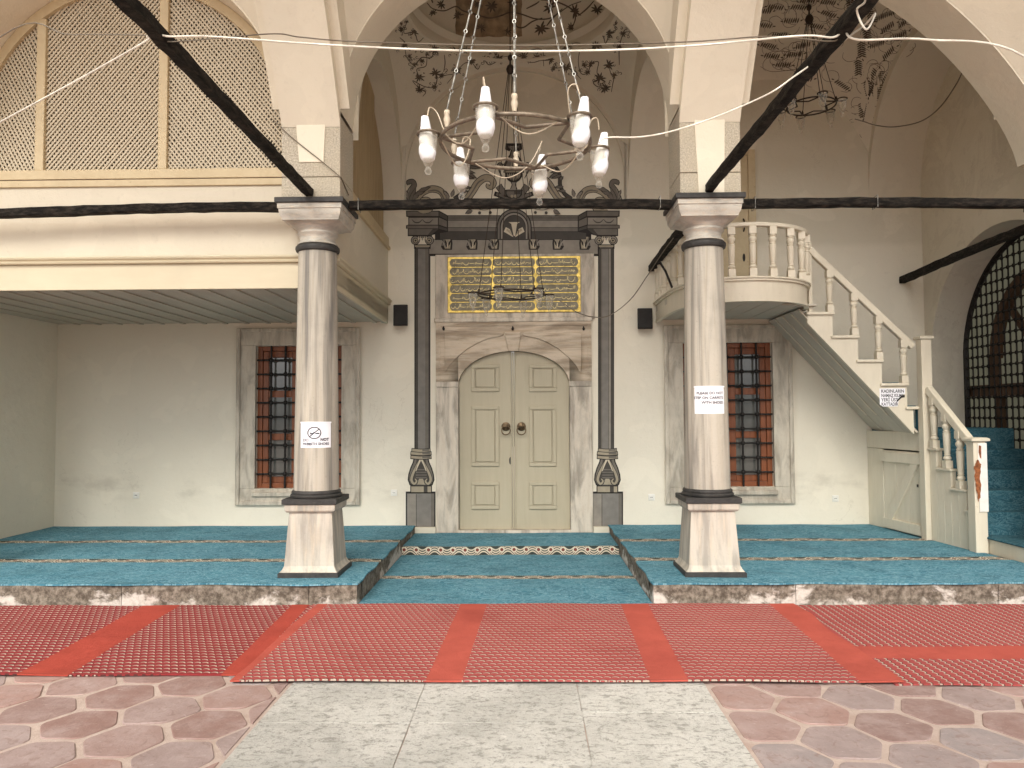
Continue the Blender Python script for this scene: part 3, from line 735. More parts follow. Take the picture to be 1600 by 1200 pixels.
x, z = D5(793, 914); q = MB(); q.prism([(x+.018*math.cos(t*PI/10), z+.05*math.sin(t*PI/10)) for t in range(20)], 'y', YD-.006, YD-.0004); q.build('keyhole_plate', 'black', doors[0])
q = MB(); q.box(MIDX-.013, MIDX+.013, YD-.010, YD+.04, .138, ell(MIDX)-.01); q.build('meeting_bead', 'doorpaint', doors[1], bevel=.008)

# ---- upper door above the stair balcony
q = MB(); q.box(2.12, 3.0, YF-.03, YF-.001, 3.14, 5.12); ud = q.build('balcony_door', 'tanpaint', porch, bevel=.004)
for x0, x1, z0, z1 in ((3.001, 3.10, 3.14, 5.2), (2.02, 2.119, 3.14, 5.2), (2.12, 3.0, 5.121, 5.2)):
    q = MB(); q.box(x0, x1, YF-.05, YF-.001, z0, z1); q.build('door_frame', 'tanpaint', ud, bevel=.006)
q = MB(); q.tube(catmull([(2.93, YF-.04, 4.26), (2.93, YF-.075, 4.22), (2.93, YF-.075, 4.13), (2.93, YF-.04, 4.09)], 4), .009, 6); q.build('door_handle', 'iron', ud, smooth=60)
q = MB(); q.prism([(2.93+.018*math.cos(t*PI/8), 3.74+.055*math.sin(t*PI/8)) for t in range(16)], 'y', YF-.036, YF-.0302); q.build('keyhole_plate', 'iron', ud)

# ---- portico painted on the wall around the door (flat paint)
PM = ['p_out', 'p_dk', 'p_md', 'p_lt', 'p_grey', 'p_tan', 'p_pale']
OUT, DK, MD, LT, GR, TN, PL = range(7)
class Paint(MB):
    def __init__(s): super().__init__(); s.layer = 0
    def poly(s, pts, c, k=None):
        s.layer += 1; y = YF - .0012 - .00035*s.layer
        s.face([(p[0], y, p[1]) for p in pts], c)
    def pp(s, px, c): s.poly([(lambda w: (w.x, w.z))(aty(u, v, YF)) for u, v in px], c)
    def stroke(s, px, ws, c, oc=None, ow=1.0):
        P = catmull([Vector((a, b_)) for a, b_ in px], 5); n = len(P); W_ = [ws[0] + 0]*0
        for i in range(n):
            t = i/(n-1)*(len(ws)-1); k = min(int(t), len(ws)-2) if len(ws) > 1 else 0
            W_.append(ws[0] if len(ws) == 1 else ws[k]+(ws[k+1]-ws[k])*(t-k))
        for cc, ex in (((oc, ow), (c, 0)) if oc is not None else ((c, 0),)):
            Lf, Rt = [], []
            for i in range(n):
                d = (P[min(i+1, n-1)]-P[max(i-1, 0)]).normalized(); nn = Vector((-d.y, d.x))
                Lf.append(P[i]+nn*(W_[i]/2+ex)); Rt.append(P[i]-nn*(W_[i]/2+ex))
            s.layer += 1; y = YF - .0012 - .00035*s.layer
            f = lambda p: (lambda w: (w.x, y, w.z))(aty(p.x, p.y, YF))
            s.add([f(p) for p in Lf] + [f(p) for p in Rt], [(i, i+1, n+i+1, n+i) for i in range(n-1)], cc)
    def disc(s, cx, cy_, r, c, n=18, ry=None): s.pp([(cx+r*math.cos(2*PI*t/n), cy_+(ry or r)*math.sin(2*PI*t/n)) for t in range(n)], c)
    def rect(s, x0, y0, x1, y1, c): s.pp([(x0, y0), (x1, y0), (x1, y1), (x0, y1)], c)
    def leaf(s, x, y, ang, ln, w, c=DK):
        ca, sa = math.cos(ang), math.sin(ang)
        s.pp([(x+ca*ln*t-sa*w*o, y+sa*ln*t+ca*w*o) for t, o in ((0, .12), (.3, .5), (.6, .42), (1, .05), (.6, -.3), (.3, -.42), (0, -.12))], c)
def fin_paint(p, name): return p.build(name, PM, rear, recalc=False)
for sgn in (0, 1):
    mx = (lambda u: u) if not sgn else (lambda u: 1607-u)
    def R4(p, x0, y0, x1, y1, c): p.rect(min(mx(x0), mx(x1)), y0, max(mx(x0), mx(x1)), y1, c)
    p = Paint()                                     # shaft
    lit = (lambda a: a)
    p.rect(mx(660)-12.5, 386, mx(660)+12.5, 704, OUT)
    c0 = mx(660)
    for a, b_, cc in ((-11, -7.5, DK), (-7, 4.5, GR if not sgn else LT), (4.5, 6, MD), (6, 9.5, GR if sgn else MD), (9.5, 11, DK)) if not sgn else ((-11, -8.5, DK), (-8, -6, MD), (-6, 3.5, GR), (4, 7.5, LT), (8, 11, DK)):
        p.rect(c0+a, 387, c0+b_, 703, cc)
    fin_paint(p, 'painted_shaft')
    p = Paint()                                     # pedestal block
    p.rect(c0-26+(3 if sgn else 0), 768, c0+20.5+(6 if sgn else 0), 824, OUT)
    x0, x1 = (c0-24+(3 if sgn else 0), c0+18.5+(6 if sgn else 0))
    p.rect(x0, 771, x1, 822.5, GR); p.rect(x0+1, 772, x0+14, 822.5, LT); p.rect(x0+14, 772, x0+15, 822.5, DK); p.rect(x1-5, 771, x1, 822.5, MD)
    fin_paint(p, 'painted_pedestal')
    p = Paint()                                     # vase shaped foot
    c0 = mx(658)
    def vs(pr, c): p.pp([(c0-w, y) for w, y in pr] + [(c0+w, y) for w, y in pr[::-1]], c)
    vs([(17, 758), (17, 770)], OUT); vs([(15.5, 760), (15.5, 769)], TN); p.rect(c0+4, 760, c0+10, 769, DK)
    vs([(11, 712), (13, 722), (17, 731), (20, 741), (21, 750), (18, 758), (14, 760)], OUT); vs([(9.5, 713), (11, 722), (15, 731), (18, 741), (19, 750), (16, 756), (12, 758)], MD)
    vs([(7, 718), (8, 724), (11, 732), (13, 742), (13, 750), (8, 756)], DK)
    for k in range(5): p.rect(c0-8, 733+k*4.2, c0+9, 734.6+k*4.2, MD)
    for s in (-1, 1):
        p.stroke([(c0+s*3, 720), (c0+s*8, 730), (c0+s*13, 741), (c0+s*15, 750), (c0+s*11, 756), (c0+s*7, 752), (c0+s*9.5, 748)], [2, 3, 4, 4, 3.4, 2.6, 1.5], TN, OUT, .8)
        p.stroke([(c0+s*1, 718), (c0+s*5, 727), (c0+s*8, 736)], [3, 2.4, 1], PL, OUT, .5)
    p.pp([(c0-3, 748), (c0+3, 748), (c0+6, 757), (c0-6, 757)], TN)
    for k, (w, y) in enumerate(((15, 703), (16.5, 708), (16.5, 714))):
        p.stroke([(c0-w, y), (c0, y+1.2), (c0+w, y)], [6.2], OUT); p.stroke([(c0-w+1, y), (c0, y+1.2), (c0+w-1, y)], [4], TN); p.stroke([(c0+2, y+.4), (c0+w-2, y-.2)], [3.4], MD)
    fin_paint(p, 'painted_foot')
    p = Paint()                                     # scroll capital
    c0 = mx(660); p.rect(c0-15, 364, c0+15, 372, OUT); p.rect(c0-13, 365, c0+13, 371, MD)
    for s in (-1, 1):
        p.disc(c0+s*11, 375.5, 7.2, OUT); p.disc(c0+s*11, 375.5, 6, LT); p.disc(c0+s*10.6, 376, 4.3, OUT); p.disc(c0+s*10.6, 376, 3.3, TN); p.disc(c0+s*10.6, 376, 1.5, OUT)
    for t in (-6, -3, 0, 3, 6): p.leaf(c0+t, 376, -PI/2, 7, 2.4, PL if t else LT)
    p.rect(c0-13, 382, c0+13, 389, OUT); p.rect(c0-11.5, 383.5, c0+11.5, 386, TN); p.rect(c0-10, 386.6, c0+10, 388, MD)
    fin_paint(p, 'painted_capital')
Z1 = lambda x, y: (620+x/4.444, 200+y/4.444)
MX = lambda L_: [(1612-x, y) for x, y in L_]
p = Paint()                                         # entablature
def zp(pts, c): p.pp([Z1(*q) for q in pts], c)
zp([(215, 770), (1400, 770), (1400, 890), (215, 890)], OUT); zp([(220, 772), (1395, 772), (1395, 874), (220, 874)], LT)
zp([(265, 606), (1350, 606), (1350, 778), (265, 778)], OUT)
for y0, y1, c in ((612, 640, MD), (643, 690, LT), (694, 718, MD), (722, 774, DK)): zp([(300, y0), (1315, y0), (1315, y1), (300, y1)], c)
for k in range(2):
    F = (lambda L_: L_) if not k else MX
    zp(F([(64, 574), (294, 574), (356, 608), (356, 722), (300, 730), (215, 752), (76, 752), (76, 700), (64, 700), (64, 676), (80, 672), (80, 620), (66, 616)]), OUT)
    zp(F([(70, 580), (290, 580), (290, 612), (74, 612)]), MD); zp(F([(295, 582), (350, 614), (350, 640), (295, 612)]), DK)
    zp(F([(86, 624), (286, 624), (286, 672), (86, 672)]), LT); zp(F([(292, 622), (348, 646), (348, 690), (292, 672)]), MD)
    zp(F([(70, 678), (288, 678), (288, 698), (70, 698)]), MD); zp(F([(293, 680), (350, 700), (350, 716), (293, 700)]), DK)
    zp(F([(82, 702), (286, 702), (240, 744), (82, 744)]), MD); zp(F([(250, 702), (292, 702), (240, 744), (215, 744)]), DK)
    for s0 in (105, 178):
        g0 = [(s0, 636), (s0+18, 654), (s0+36, 658), (s0+54, 654), (s0+72, 636)]
        p.stroke([Z1(*q) for q in F(g0)], [.7, 1.6, 1.9, 1.6, .7], DK)
    p.stroke([Z1(*q) for q in F([(352, 626), (700, 626)])], [.6], OUT)
for r, c in ((122, OUT), (114, MD), (100, OUT), (92, LT), (80, OUT), (76, DK)):
    zp([(815+r*math.cos(PI+PI*t/20), 690+r*1.06*math.sin(PI+PI*t/20)) for t in range(21)] + [(815+r, 772), (815-r, 772)], c)
zp([(740, 772), (890, 772), (885, 700), (745, 700)], DK)
zp([(775, 655), (855, 655), (835, 668), (822, 752), (812, 752), (795, 668)], PL)
for s in (-1, 1): zp([(815+s*6, 760), (815+s*72, 722), (815+s*58, 690), (815+s*30, 705)], PL); zp([(815+s*8, 752), (815+s*56, 712), (815+s*48, 700), (815+s*30, 712)], TN)
ent = fin_paint(p, 'painted_entablature')
for xm in (345, 520, 670, 955, 1122, 1308):        # brackets
    p = Paint(); s = 1 if xm < 800 else -1; f = lambda a: xm+a
    zp([(f(-42), 736), (f(42), 736), (f(42), 752), (f(-42), 752)], OUT); zp([(f(-38), 740), (f(38), 740), (f(38), 748), (f(-38), 748)], TN)
    zp([(f(-40*s), 752), (f(36*s), 752), (f(42*s), 800), (f(38*s), 846), (f(-24*s), 846), (f(-38*s), 825), (f(-28*s), 790)], OUT)
    zp([(f(-22*s), 756), (f(24*s), 756), (f(30*s), 800), (f(26*s), 838), (f(-10*s), 838), (f(-18*s), 820), (f(-8*s), 790)], TN)
    zp([(f(-30*s), 756), (f(-22*s), 756), (f(-10*s), 790), (f(-22*s), 818), (f(-34*s), 818), (f(-22*s), 790)], MD)
    for t in range(4): p.leaf(*Z1(f((-4+5*t)*s), 832-t*4), -PI/2+(.3*t-.5)*s, 14-t, 3.4, OUT if t % 2 else LT)
    p.leaf(*Z1(f(6*s), 836), -PI/2+.1*s, 11, 2, PL)
    fin_paint(p, 'painted_bracket')
p = Paint()                                         # urn
def un(pr, c): zp([(812-w, y) for w, y in pr] + [(812+w, y) for w, y in pr[::-1]], c)
un([(8, 478), (130, 440), (140, 470), (60, 500), (8, 505)], OUT); un([(20, 478), (118, 450), (124, 466), (56, 490)], MD)
un([(58, 440), (58, 462), (40, 485)], OUT); un([(50, 440), (50, 458), (36, 478)], MD); p.rect(*Z1(815, 440), *Z1(860, 460), DK)
un([(22, 372), (14, 395), (26, 425), (62, 430), (62, 440)], OUT); un([(16, 374), (9, 396), (20, 424), (54, 432)], LT)
un([(62, 312), (58, 340), (40, 365), (20, 378)], OUT); 
for t in range(-3, 4): p.leaf(*Z1(812+t*15, 316), PI/2+t*.10, 12.5-abs(t), 3.0, LT if t % 2 else TN)
un([(70, 296), (72, 312)], OUT); un([(64, 299), (64, 309)], TN)
un([(20, 150), (28, 185), (55, 225), (70, 255), (66, 296)], OUT); un([(12, 152), (20, 190), (40, 228), (52, 258), (50, 292)], MD)
for t in (-2, -1, 0, 1, 2): p.leaf(*Z1(812+t*11, 292), -PI/2-t*.12, 28-3*abs(t), 3.4, TN if t % 2 == 0 else DK)
un([(55, 108), (60, 150), (30, 165), (20, 150), (24, 128)], OUT)
for t in (-3, -2, -1, 0, 1, 2, 3): p.leaf(*Z1(812+t*12, 126), PI/2+t*.22, 7, 3, MD if t % 2 else LT)
for s in (-1, 1):
    p.stroke([Z1(812+s*60, 250), Z1(812+s*95, 268), Z1(812+s*100, 300), Z1(812+s*75, 352)], [1.4, 2, 2.6, 1], DK); p.disc(*Z1(812+s*95, 262), 5, OUT); p.disc(*Z1(812+s*95, 262), 3.4, MD); p.disc(*Z1(812+s*95, 262), 1.4, OUT)
    p.disc(*Z1(812+s*12, 476), 2.4, TN)
fin_paint(p, 'painted_urn')
for k in range(2):                                  # pediment scrolls with leaves
    p = Paint(); F = (lambda L_: L_) if not k else MX
    def st(pts, ws, c=TN, oc=OUT, ow=1.1): p.stroke([Z1(*q) for q in F(pts)], ws, c, oc, ow)
    st([(705, 400), (745, 452), (800, 478)], [9, 8, 6], MD)
    st([(420, 505), (480, 498), (525, 440), (560, 385), (605, 350), (650, 352), (672, 385), (655, 412), (630, 405), (634, 388)], [6, 9, 10, 10, 10, 9, 8, 6, 4, 3])
    st([(440, 500), (490, 488), (530, 435), (565, 380), (605, 356)], [1, 2, 2.4, 2.4, 1.5], MD, None)
    st([(340, 505), (310, 445), (265, 425), (215, 430), (160, 465), (135, 520)], [7, 9, 9.5, 9, 9, 7])
    st([(330, 498), (300, 448), (262, 433), (215, 440)], [2, 2.6, 2.6, 1.4], MD, None)
    st([(150, 565), (180, 580), (225, 570), (240, 535), (215, 500), (175, 500), (165, 530)], [5, 6, 6.5, 7, 7, 5, 3])
    st([(55, 560), (70, 500), (95, 440), (120, 400), (110, 372), (80, 376), (84, 396)], [5, 8, 8, 7, 6, 5, 3], MD)
    st([(62, 520), (72, 470), (90, 420)], [2, 2.6, 1.2], LT, None)
    def lf(x, y, a, ln, w, c): 
        X0, Y0_ = Z1(*F([(x, y)])[0]); p.leaf(X0, Y0_, a if not k else PI-a, ln+1.6, w+2, OUT); p.leaf(X0, Y0_, a if not k else PI-a, ln, w, c)
    for x, y, a, ln, w in ((90, 520, -1.2, 26, 7), (110, 500, -.9, 24, 7), (130, 470, -.6, 24, 7), (150, 440, -.35, 20, 6), (70, 530, -1.8, 12, 5), (75, 470, -2.0, 9, 4),
                           (360, 500, -1.9, 14, 5), (380, 480, -1.3, 12, 5), (350, 470, -2.3, 9, 4), (400, 500, -.5, 14, 4)): lf(x, y, a, ln, w, MD if w > 5 else LT)
    st([(400, 495), (450, 455), (478, 400), (480, 340), (500, 285), (540, 258)], [5, 4, 4, 4, 3, 2], DK)
    for x, y, a, ln in ((470, 330, .35, 16), (478, 300, .2, 15), (500, 270, .15, 17), (535, 255, .3, 20), (570, 250, .6, 18), (600, 262, .9, 14), (455, 410, .1, 14), (440, 440, 0, 12), (480, 360, -2.4, 6), (500, 320, .5, 14)): lf(x, y, a, ln, 4.5, MD)
    st([(500, 575), (540, 560), (600, 572), (655, 565)], [.8, 1, 1, .6], DK, None)
    lf(525, 575, 2.7, 11, 6, MD)
    for x, y in ((575, 592), (620, 555), (650, 590)): p.disc(*Z1(*F([(x, y)])[0]), 2.4, DK)
    fin_paint(p, 'painted_scroll')

# ---- vines painted on the vaults
def surf_paint(name, sphere, rad, parent, mats=('p_vine', 'p_vinelt')):
    b_ = MB(); off = rad-.004
    def S(u, v, d=0):
        q = atsphere(u, v, sphere, rad-.004-d); return q
    b_.S = S; return b_
def vline(b_, pts, w, m=0, d=0):
    P = catmull([Vector((a, c)) for a, c in pts], 5); n = len(P); Lf, Rt = [], []
    for i in range(n):
        dd = (P[min(i+1, n-1)]-P[max(i-1, 0)]); dd = dd.normalized() if dd.length else Vector((1, 0)); nn = Vector((-dd.y, dd.x))*(w/2*(.55+.45*math.sin(PI*min(1, (i+.8)/n))))
        Lf.append(P[i]+nn); Rt.append(P[i]-nn)
    Q = [b_.S(p.x, p.y, d) for p in Lf] + [b_.S(p.x, p.y, d) for p in Rt]
    if any(q is None for q in Q): return
    b_.add(Q, [(i, i+1, n+i+1, n+i) for i in range(n-1)], m)
def petal(b_, x, y, a, ln, w, m=0, d=.0006):
    ca, sa = math.cos(a), math.sin(a)
    Q = [b_.S(x+ca*ln*t-sa*w*o, y+sa*ln*t+ca*w*o, d) for t, o in ((0, .15), (.35, .5), (.7, .4), (1, 0), (.7, -.4), (.35, -.5), (0, -.15))]
    if all(Q): b_.add(Q, [tuple(range(7))], m)
def bloom(b_, x, y, s, rnd):
    a0 = rnd.uniform(0, 6.3); n = rnd.choice((8, 9))
    for k in range(n): petal(b_, x, y, a0 + (k/(n-1)-.5)*4.9, s*rnd.uniform(.65, 1.2), s*.27)
rv = random.Random(3)
Zc = lambda x, y: (620+x/4.444, y/4.444)
v_ = surf_paint('painted_vine', CS, CR, cpend)
FL = [(70, 150, 15), (30, 205, 25), (120, 225, 32), (55, 315, 26), (265, 345, 36), (410, 355, 32), (155, 535, 36), (265, 510, 38), (310, 525, 24), (160, 620, 32), (260, 605, 24), (125, 450, 22), (175, 420, 24), (420, 490, 30), (520, 430, 28), (605, 410, 28), (710, 400, 28), (470, 350, 22),
      (880, 395, 30), (975, 400, 28), (1065, 415, 30), (1170, 345, 30), (1175, 470, 36), (1090, 475, 22), (1385, 320, 38), (1480, 235, 32), (1520, 165, 14), (1570, 230, 28), (1545, 330, 24), (1470, 450, 38), (1410, 545, 40), (1445, 610, 36), (1510, 525, 24), (1350, 445, 26), (1300, 455, 22), (1325, 505, 22), (1230, 500, 20), (90, 390, 20), (210, 380, 18)]
for x, y, s in FL: bloom(v_, *Zc(x, y), s/4.444*1.12, rv)
for ln in ([(70, 150), (50, 230), (120, 225), (150, 290), (205, 240)], [(55, 315), (70, 400), (125, 450), (170, 400), (240, 400), (265, 345), (330, 320), (410, 355)], [(155, 535), (140, 480), (200, 460), (210, 400)], [(160, 620), (110, 560), (190, 600), (260, 605), (280, 540), (265, 510), (310, 525), (390, 520), (350, 580)], [(330, 380), (335, 440), (325, 500)],
           [(410, 355), (500, 340), (570, 360)], [(420, 490), (470, 440), (520, 430), (560, 400), (605, 410), (650, 405), (710, 400), (770, 390)], [(520, 430), (560, 480), (580, 450)], [(605, 410), (640, 450), (690, 430)],
           [(830, 385), (880, 395), (930, 350), (1010, 350), (1020, 460)], [(880, 420), (940, 435), (1000, 420), (1065, 415), (1110, 380), (1170, 345), (1230, 300), (1275, 300)], [(1090, 475), (1175, 470), (1230, 500), (1280, 550)], [(1270, 350), (1260, 430), (1280, 510), (1325, 505), (1350, 445), (1400, 430), (1390, 500), (1410, 545)], [(1385, 320), (1380, 260), (1430, 250), (1450, 300), (1480, 235), (1530, 200), (1500, 170)], [(1570, 230), (1545, 330), (1545, 450)], [(1470, 450), (1490, 520), (1510, 525), (1500, 580), (1490, 640)], [(1410, 545), (1365, 570), (1390, 600), (1445, 610)], [(160, 620), (200, 640), (180, 670)], [(20, 260), (60, 300), (40, 330)]):
    vline(v_, [Zc(*q) for q in ln], 1.5)
for k in range(230):
    x, y, s = rv.choice(FL); x += rv.uniform(-45, 45); y += rv.uniform(-40, 40)
    if 780 < x < 850 or y > 640 or (300 < x < 1300 and y > 520) or y < 140: continue
    r = rv.uniform(6, 14); a0 = rv.uniform(0, 6); pts = [(x+r*(1-t/9)*math.cos(a0+t*.8), y+r*(1-t/9)*math.sin(a0+t*.8)) for t in range(8)]
    vline(v_, [Zc(*q) for q in pts], 1.0)
v_.build('painted_vine', ['p_vine', 'p_vinelt'], cpend, recalc=False, kind='stuff')
v_ = surf_paint('painted_vine', DCEN, DRR, dome)
pr_ = [(408+i*46, y) for i in range(11) for y in (0,)]
nU, nV = 12, 10
v_.add([v_.S(*Zc(408+460*i/nU + (3*math.sin(j*2.1) if i in (0, nU) else 0), -120+(372+ (6 if i % 3 else 0))*j/nV), -.002) for i in range(nU+1) for j in range(nV+1)], [(i*(nV+1)+j, (i+1)*(nV+1)+j, (i+1)*(nV+1)+j+1, i*(nV+1)+j+1) for i in range(nU) for j in range(nV)], 1)
for x, y, s in ((250, 90, 34), (310, 30, 40), (425, 105, 40), (660, 40, 55), (585, 190, 38), (800, 20, 44), (1000, 195, 58), (1065, 50, 60), (1235, 80, 52), (1390, 65, 50), (1210, 190, 34), (770, 215, 30), (560, 30, 30)): bloom(v_, *Zc(x, y), s/4.444, rv)
for ln in ([(210, 20), (250, 60), (330, 75), (410, 45), (460, 75), (550, 100), (640, 125), (720, 110), (790, 85), (870, 100), (960, 130), (1050, 130), (1110, 100), (1200, 40), (1280, 10)], [(800, 90), (830, 180), (880, 190), (940, 150), (1010, 125)], [(1040, 180), (1080, 130), (1150, 60)], [(1000, 0), (1100, 10), (1210, 60), (1240, 120), (1220, 190)], [(1260, 110), (1320, 60), (1370, 5)], [(250, 20), (235, -20)], [(900, 60), (960, 30), (990, 10)]):
    vline(v_, [Zc(*q) for q in ln], 2.4)
v_.build('painted_vine', ['p_vine', 'p_patch'], dome, recalc=False, kind='stuff')
# fern sprigs of the stair bay
Zr = lambda x, y: (1180+x/5, y/5)
v_ = surf_paint('painted_fern', RS, RR, rpend)
FE = [(400, 10, 0), (275, 165, 0), (460, 205, .2), (745, 45, 1.5), (725, 165, 1.5), (90, 360, .2), (370, 360, -.2), (570, 330, -.5), (210, 510, 0), (380, 620, 0), (830, 380, 1.5), (805, 520, 1.5), (880, 680, 1.5), (840, 850, 1.5), (885, 1030, 1.4), (660, 660, .6), (1110, 80, -.6), (1340, 95, -.7), (1230, 10, -.6), (1460, 70, -.7), (1040, 220, -.6), (950, 350, -.3), (1050, 420, -.8), (1130, 280, -.5), (940, 610, -1.2), (1040, 600, -.9), (940, 720, -1.3), (150, 60, .1), (560, 110, .3), (1480, -40, -.6), (900, 120, 1.2), (620, -20, .2), (250, -60, 0), (60, 200, .1), (180, 280, 0), (330, 60, .1), (60, 90, 0), (480, 470, -.3), (120, 440, .1), (300, 430, -.1), (560, 20, .1), (1000, 130, -.4), (1180, 170, -.7), (1290, 40, -.6), (870, 250, 1.4), (1390, 10, -.6)]
for x, y, a in FE:
    ca, sa = math.cos(a), math.sin(a)
    for t in range(-3, 4):
        px_, py_ = x+ca*t*17, y+sa*t*17
        for s in ((-1, 1) if abs(a) > 1 else (-1,)): petal(v_, *Zr(px_+(8*s if abs(a) > 1 else 0), py_-(0 if abs(a) > 1 else -18)), (a + s*1.15) if abs(a) > 1 else a-1.2, 10.0, 2.5, 0)
    for s in (-1, 1): petal(v_, *Zr(x+ca*s*78, y+sa*s*78), a+rv.uniform(-.6, .6), 5, 2.2, 0)
for k in range(190):
    x, y, a = rv.choice(FE); x += rv.uniform(-90, 90); y += rv.uniform(-70, 70)
    if y > 560 + max(0, x-300)*.75: continue
    a0 = rv.uniform(0, 6); c = rv.choice((-1, 1)); pts = [(x, y)]
    for t in range(7): a0 += c*.55*rv.uniform(.3, 1.4); pts.append((pts[-1][0]+26*math.cos(a0), pts[-1][1]+22*math.sin(a0)))
    vline(v_, [Zr(*q) for q in pts], .9, 1)
for ln in ([(40, 520), (130, 560), (290, 550), (330, 600)], [(60, 440), (150, 400), (290, 410), (360, 440)], [(850, 560), (800, 640), (800, 700), (870, 770)], [(700, 860), (770, 890), (880, 940), (820, 980), (820, 1060), (880, 1110)], [(760, 930), (720, 950), (770, 955)]): vline(v_, [Zr(*q) for q in ln], 1.0, 1)
v_.build('painted_fern', ['p_vine', 'p_vinelt'], rpend, recalc=False, kind='stuff')
# ================================================================== THINGS
# ---- marble columns
def sqring(h, z, cx, cyy, k=0, n=32):
    """k=0 circle .. 1 square"""
    out = []
    for j in range(n):
        t = 2*PI*j/n; c, s = math.cos(t), math.sin(t); m_ = max(abs(c), abs(s)); q = 1 + k*(1/m_-1); out.append((cx+h*q*c, cyy+h*q*s, z))
    return out
def column(cx, label):
    t = thing('marble_column', (cx, CY, ZP), label, 'column', 'marble columns of the porch')
    q = MB(); q.loft([sqring(h, z, cx, CY, 1) for h, z in ((.274, ZP-.01), (.274, .232), (.266, .238))]); q.build('plinth', 'blackstone', t, smooth=35)
    q = MB(); q.loft([sqring(h, z, cx, CY, 1) for h, z in ((.264, .2385), (.244, .262), (.234, .285), (.230, .292), (.197, .772))]); q.build('pedestal', 'pedmarble', t, smooth=25, bevel=.005)
    q = MB(); q.loft([sqring(h, z, cx, CY, 1) for h, z in ((.214, .773), (.230, .792), (.235, .846))]); q.build('pedestal_cap', 'pedmarble', t, smooth=25, bevel=.005)
    q = MB(); q.loft([sqring(h, z, cx, CY, 1) for h, z in ((.244, .847), (.250, .852), (.250, .893), (.244, .898))]); q.build('base_slab', 'blackstone', t, smooth=25)
    q = MB(); q.lathe([(.20, .898), (.236, .903), (.240, .918), (.232, .928), (.222, .932), (.228, .942), (.224, .957), (.212, .966)], (cx, CY, 0), 40); q.build('base_ring', 'blackstone', t, smooth=50)
    q = MB(); q.lathe([(.209 - .031*(i/12)**1.15, .965 + (3.205-.965)*i/12) for i in range(13)], (cx, CY, 0), 48); q.build('shaft', 'marble', t, smooth=50)
    q = MB(); q.lathe([(.175, 3.203), (.200, 3.212), (.207, 3.232), (.205, 3.255), (.190, 3.268), (.170, 3.27)], (cx, CY, 0), 40); q.build('neck_ring', 'blackstone', t, smooth=50)
    q = MB(); q.loft([sqring(h, z, cx, CY, k) for h, z, k in ((.165, 3.266, 0), (.190, 3.275, 0), (.186, 3.288, 0), (.168, 3.296, 0), (.163, 3.330, 0), (.170, 3.355, 0), (.186, 3.368, 0), (.190, 3.378, 0), (.184, 3.388, 0), (.182, 3.395, .05), (.200, 3.425, .35), (.228, 3.452, .8), (.250, 3.462, 1), (.262, 3.464, 1), (.262, 3.478, 1), (.280, 3.505, 1), (.286, 3.545, 1), (.286, 3.562, 1), (.296, 3.566, 1), (.296, 3.612, 1))]); q.build('capital', 'capmarble', t, smooth=38)
    q = MB(); q.loft([sqring(h, z, cx, CY, 1) for h, z in ((.310, 3.613), (.316, 3.618), (.316, 3.658), (.310, 3.663))]); q.build('capital_slab', 'blackstone', t, smooth=25)
    return t
column(COLX[1], 'streaked marble column on a tapering pedestal with the crossed-out shoe notice')
column(COLX[2], 'grey-streaked marble column with the three-line carpet notice')
column(COLX[0], 'marble column under the far end of the lattice gallery')
column(COLX[3], 'marble column beside the carpeted lower steps')

# ---- dark timber tie beams
def beam(pts, w, h, label, seed, grp='timber tie beams'):
    rr = random.Random(seed); P0, P1 = Vector(pts[0]), Vector(pts[1]); n = max(6, int((P1-P0).length/.12)); d = (P1-P0).normalized()
    sx = d.cross(Vector((0, 0, 1))).normalized(); rings = []
    wv = [rr.uniform(-1, 1) for _ in range(n+4)]; wz = [rr.uniform(-1, 1) for _ in range(n+4)]
    for i in range(n+1):
        c = P0.lerp(P1, i/n) + sx*(wv[i]*.003) + Vector((0, 0, wz[i]*.003 + .012*math.sin(PI*i/n*1.3)))
        ring = []
        for a, b_ in ((-1, -.8), (-.85, -1), (0, -1.02), (.85, -1), (1, -.8), (1.02, 0), (1, .8), (.85, 1), (0, 1.02), (-.85, 1), (-1, .8), (-1.02, 0)):
            ring.append(c + sx*(a*w/2+rr.uniform(-.004, .004)) + Vector((0, 0, b_*h/2+rr.uniform(-.004, .004))))
        rings.append(ring)
    q = MB(); q.loft(rings); return q.build('tie_beam', 'beamwood', smooth=40, label=label, cat='beam', group=grp)
def strap(x, y, z, ax, w=.1, h=.1):
    pass
beam([(-1.652, 6.98, 3.640), (1.372, 6.98, 3.632)], .09, .078, 'dark timber tie beam crossing in front of the painted doorway', 1)
beam([(-2.296, 6.94, 3.628), (-5.40, 6.94, 3.585)], .09, .080, 'dark timber tie beam crossing in front of the white gallery front', 2)
beam([(2.015, 6.98, 3.615), (4.85, 6.98, 3.60)], .09, .080, 'dark timber tie beam crossing above the stair', 3)
beam([(-1.985, 6.79, 3.715), (-1.985, .75, 3.73)], .074, .074, 'dark timber tie beam running overhead from the column by the gallery', 4)
beam([(1.69, 6.79, 3.715), (1.69, .75, 3.63)], .072, .074, 'dark timber tie beam running overhead with white cable wound round it', 5)
beam([(1.70, 7.375, 3.635), (1.70, 9.99, 3.62)], .085, .085, 'short dark timber beam from column back to the wall beside the balcony', 6)
beam([(5.03, 7.375, 3.49), (5.03, 9.99, 3.43)], .085, .085, 'short dark timber beam sloping across the arched iron window', 7)
q = MB(); q.tube([aty(1030, 408, 8.9), aty(1040, 424, 8.9), aty(1050, 449, 8.8)], .014, 6); q.build('iron_stay', 'iron', label='thin dark iron stay between tie beam and balcony rail', cat='stay')

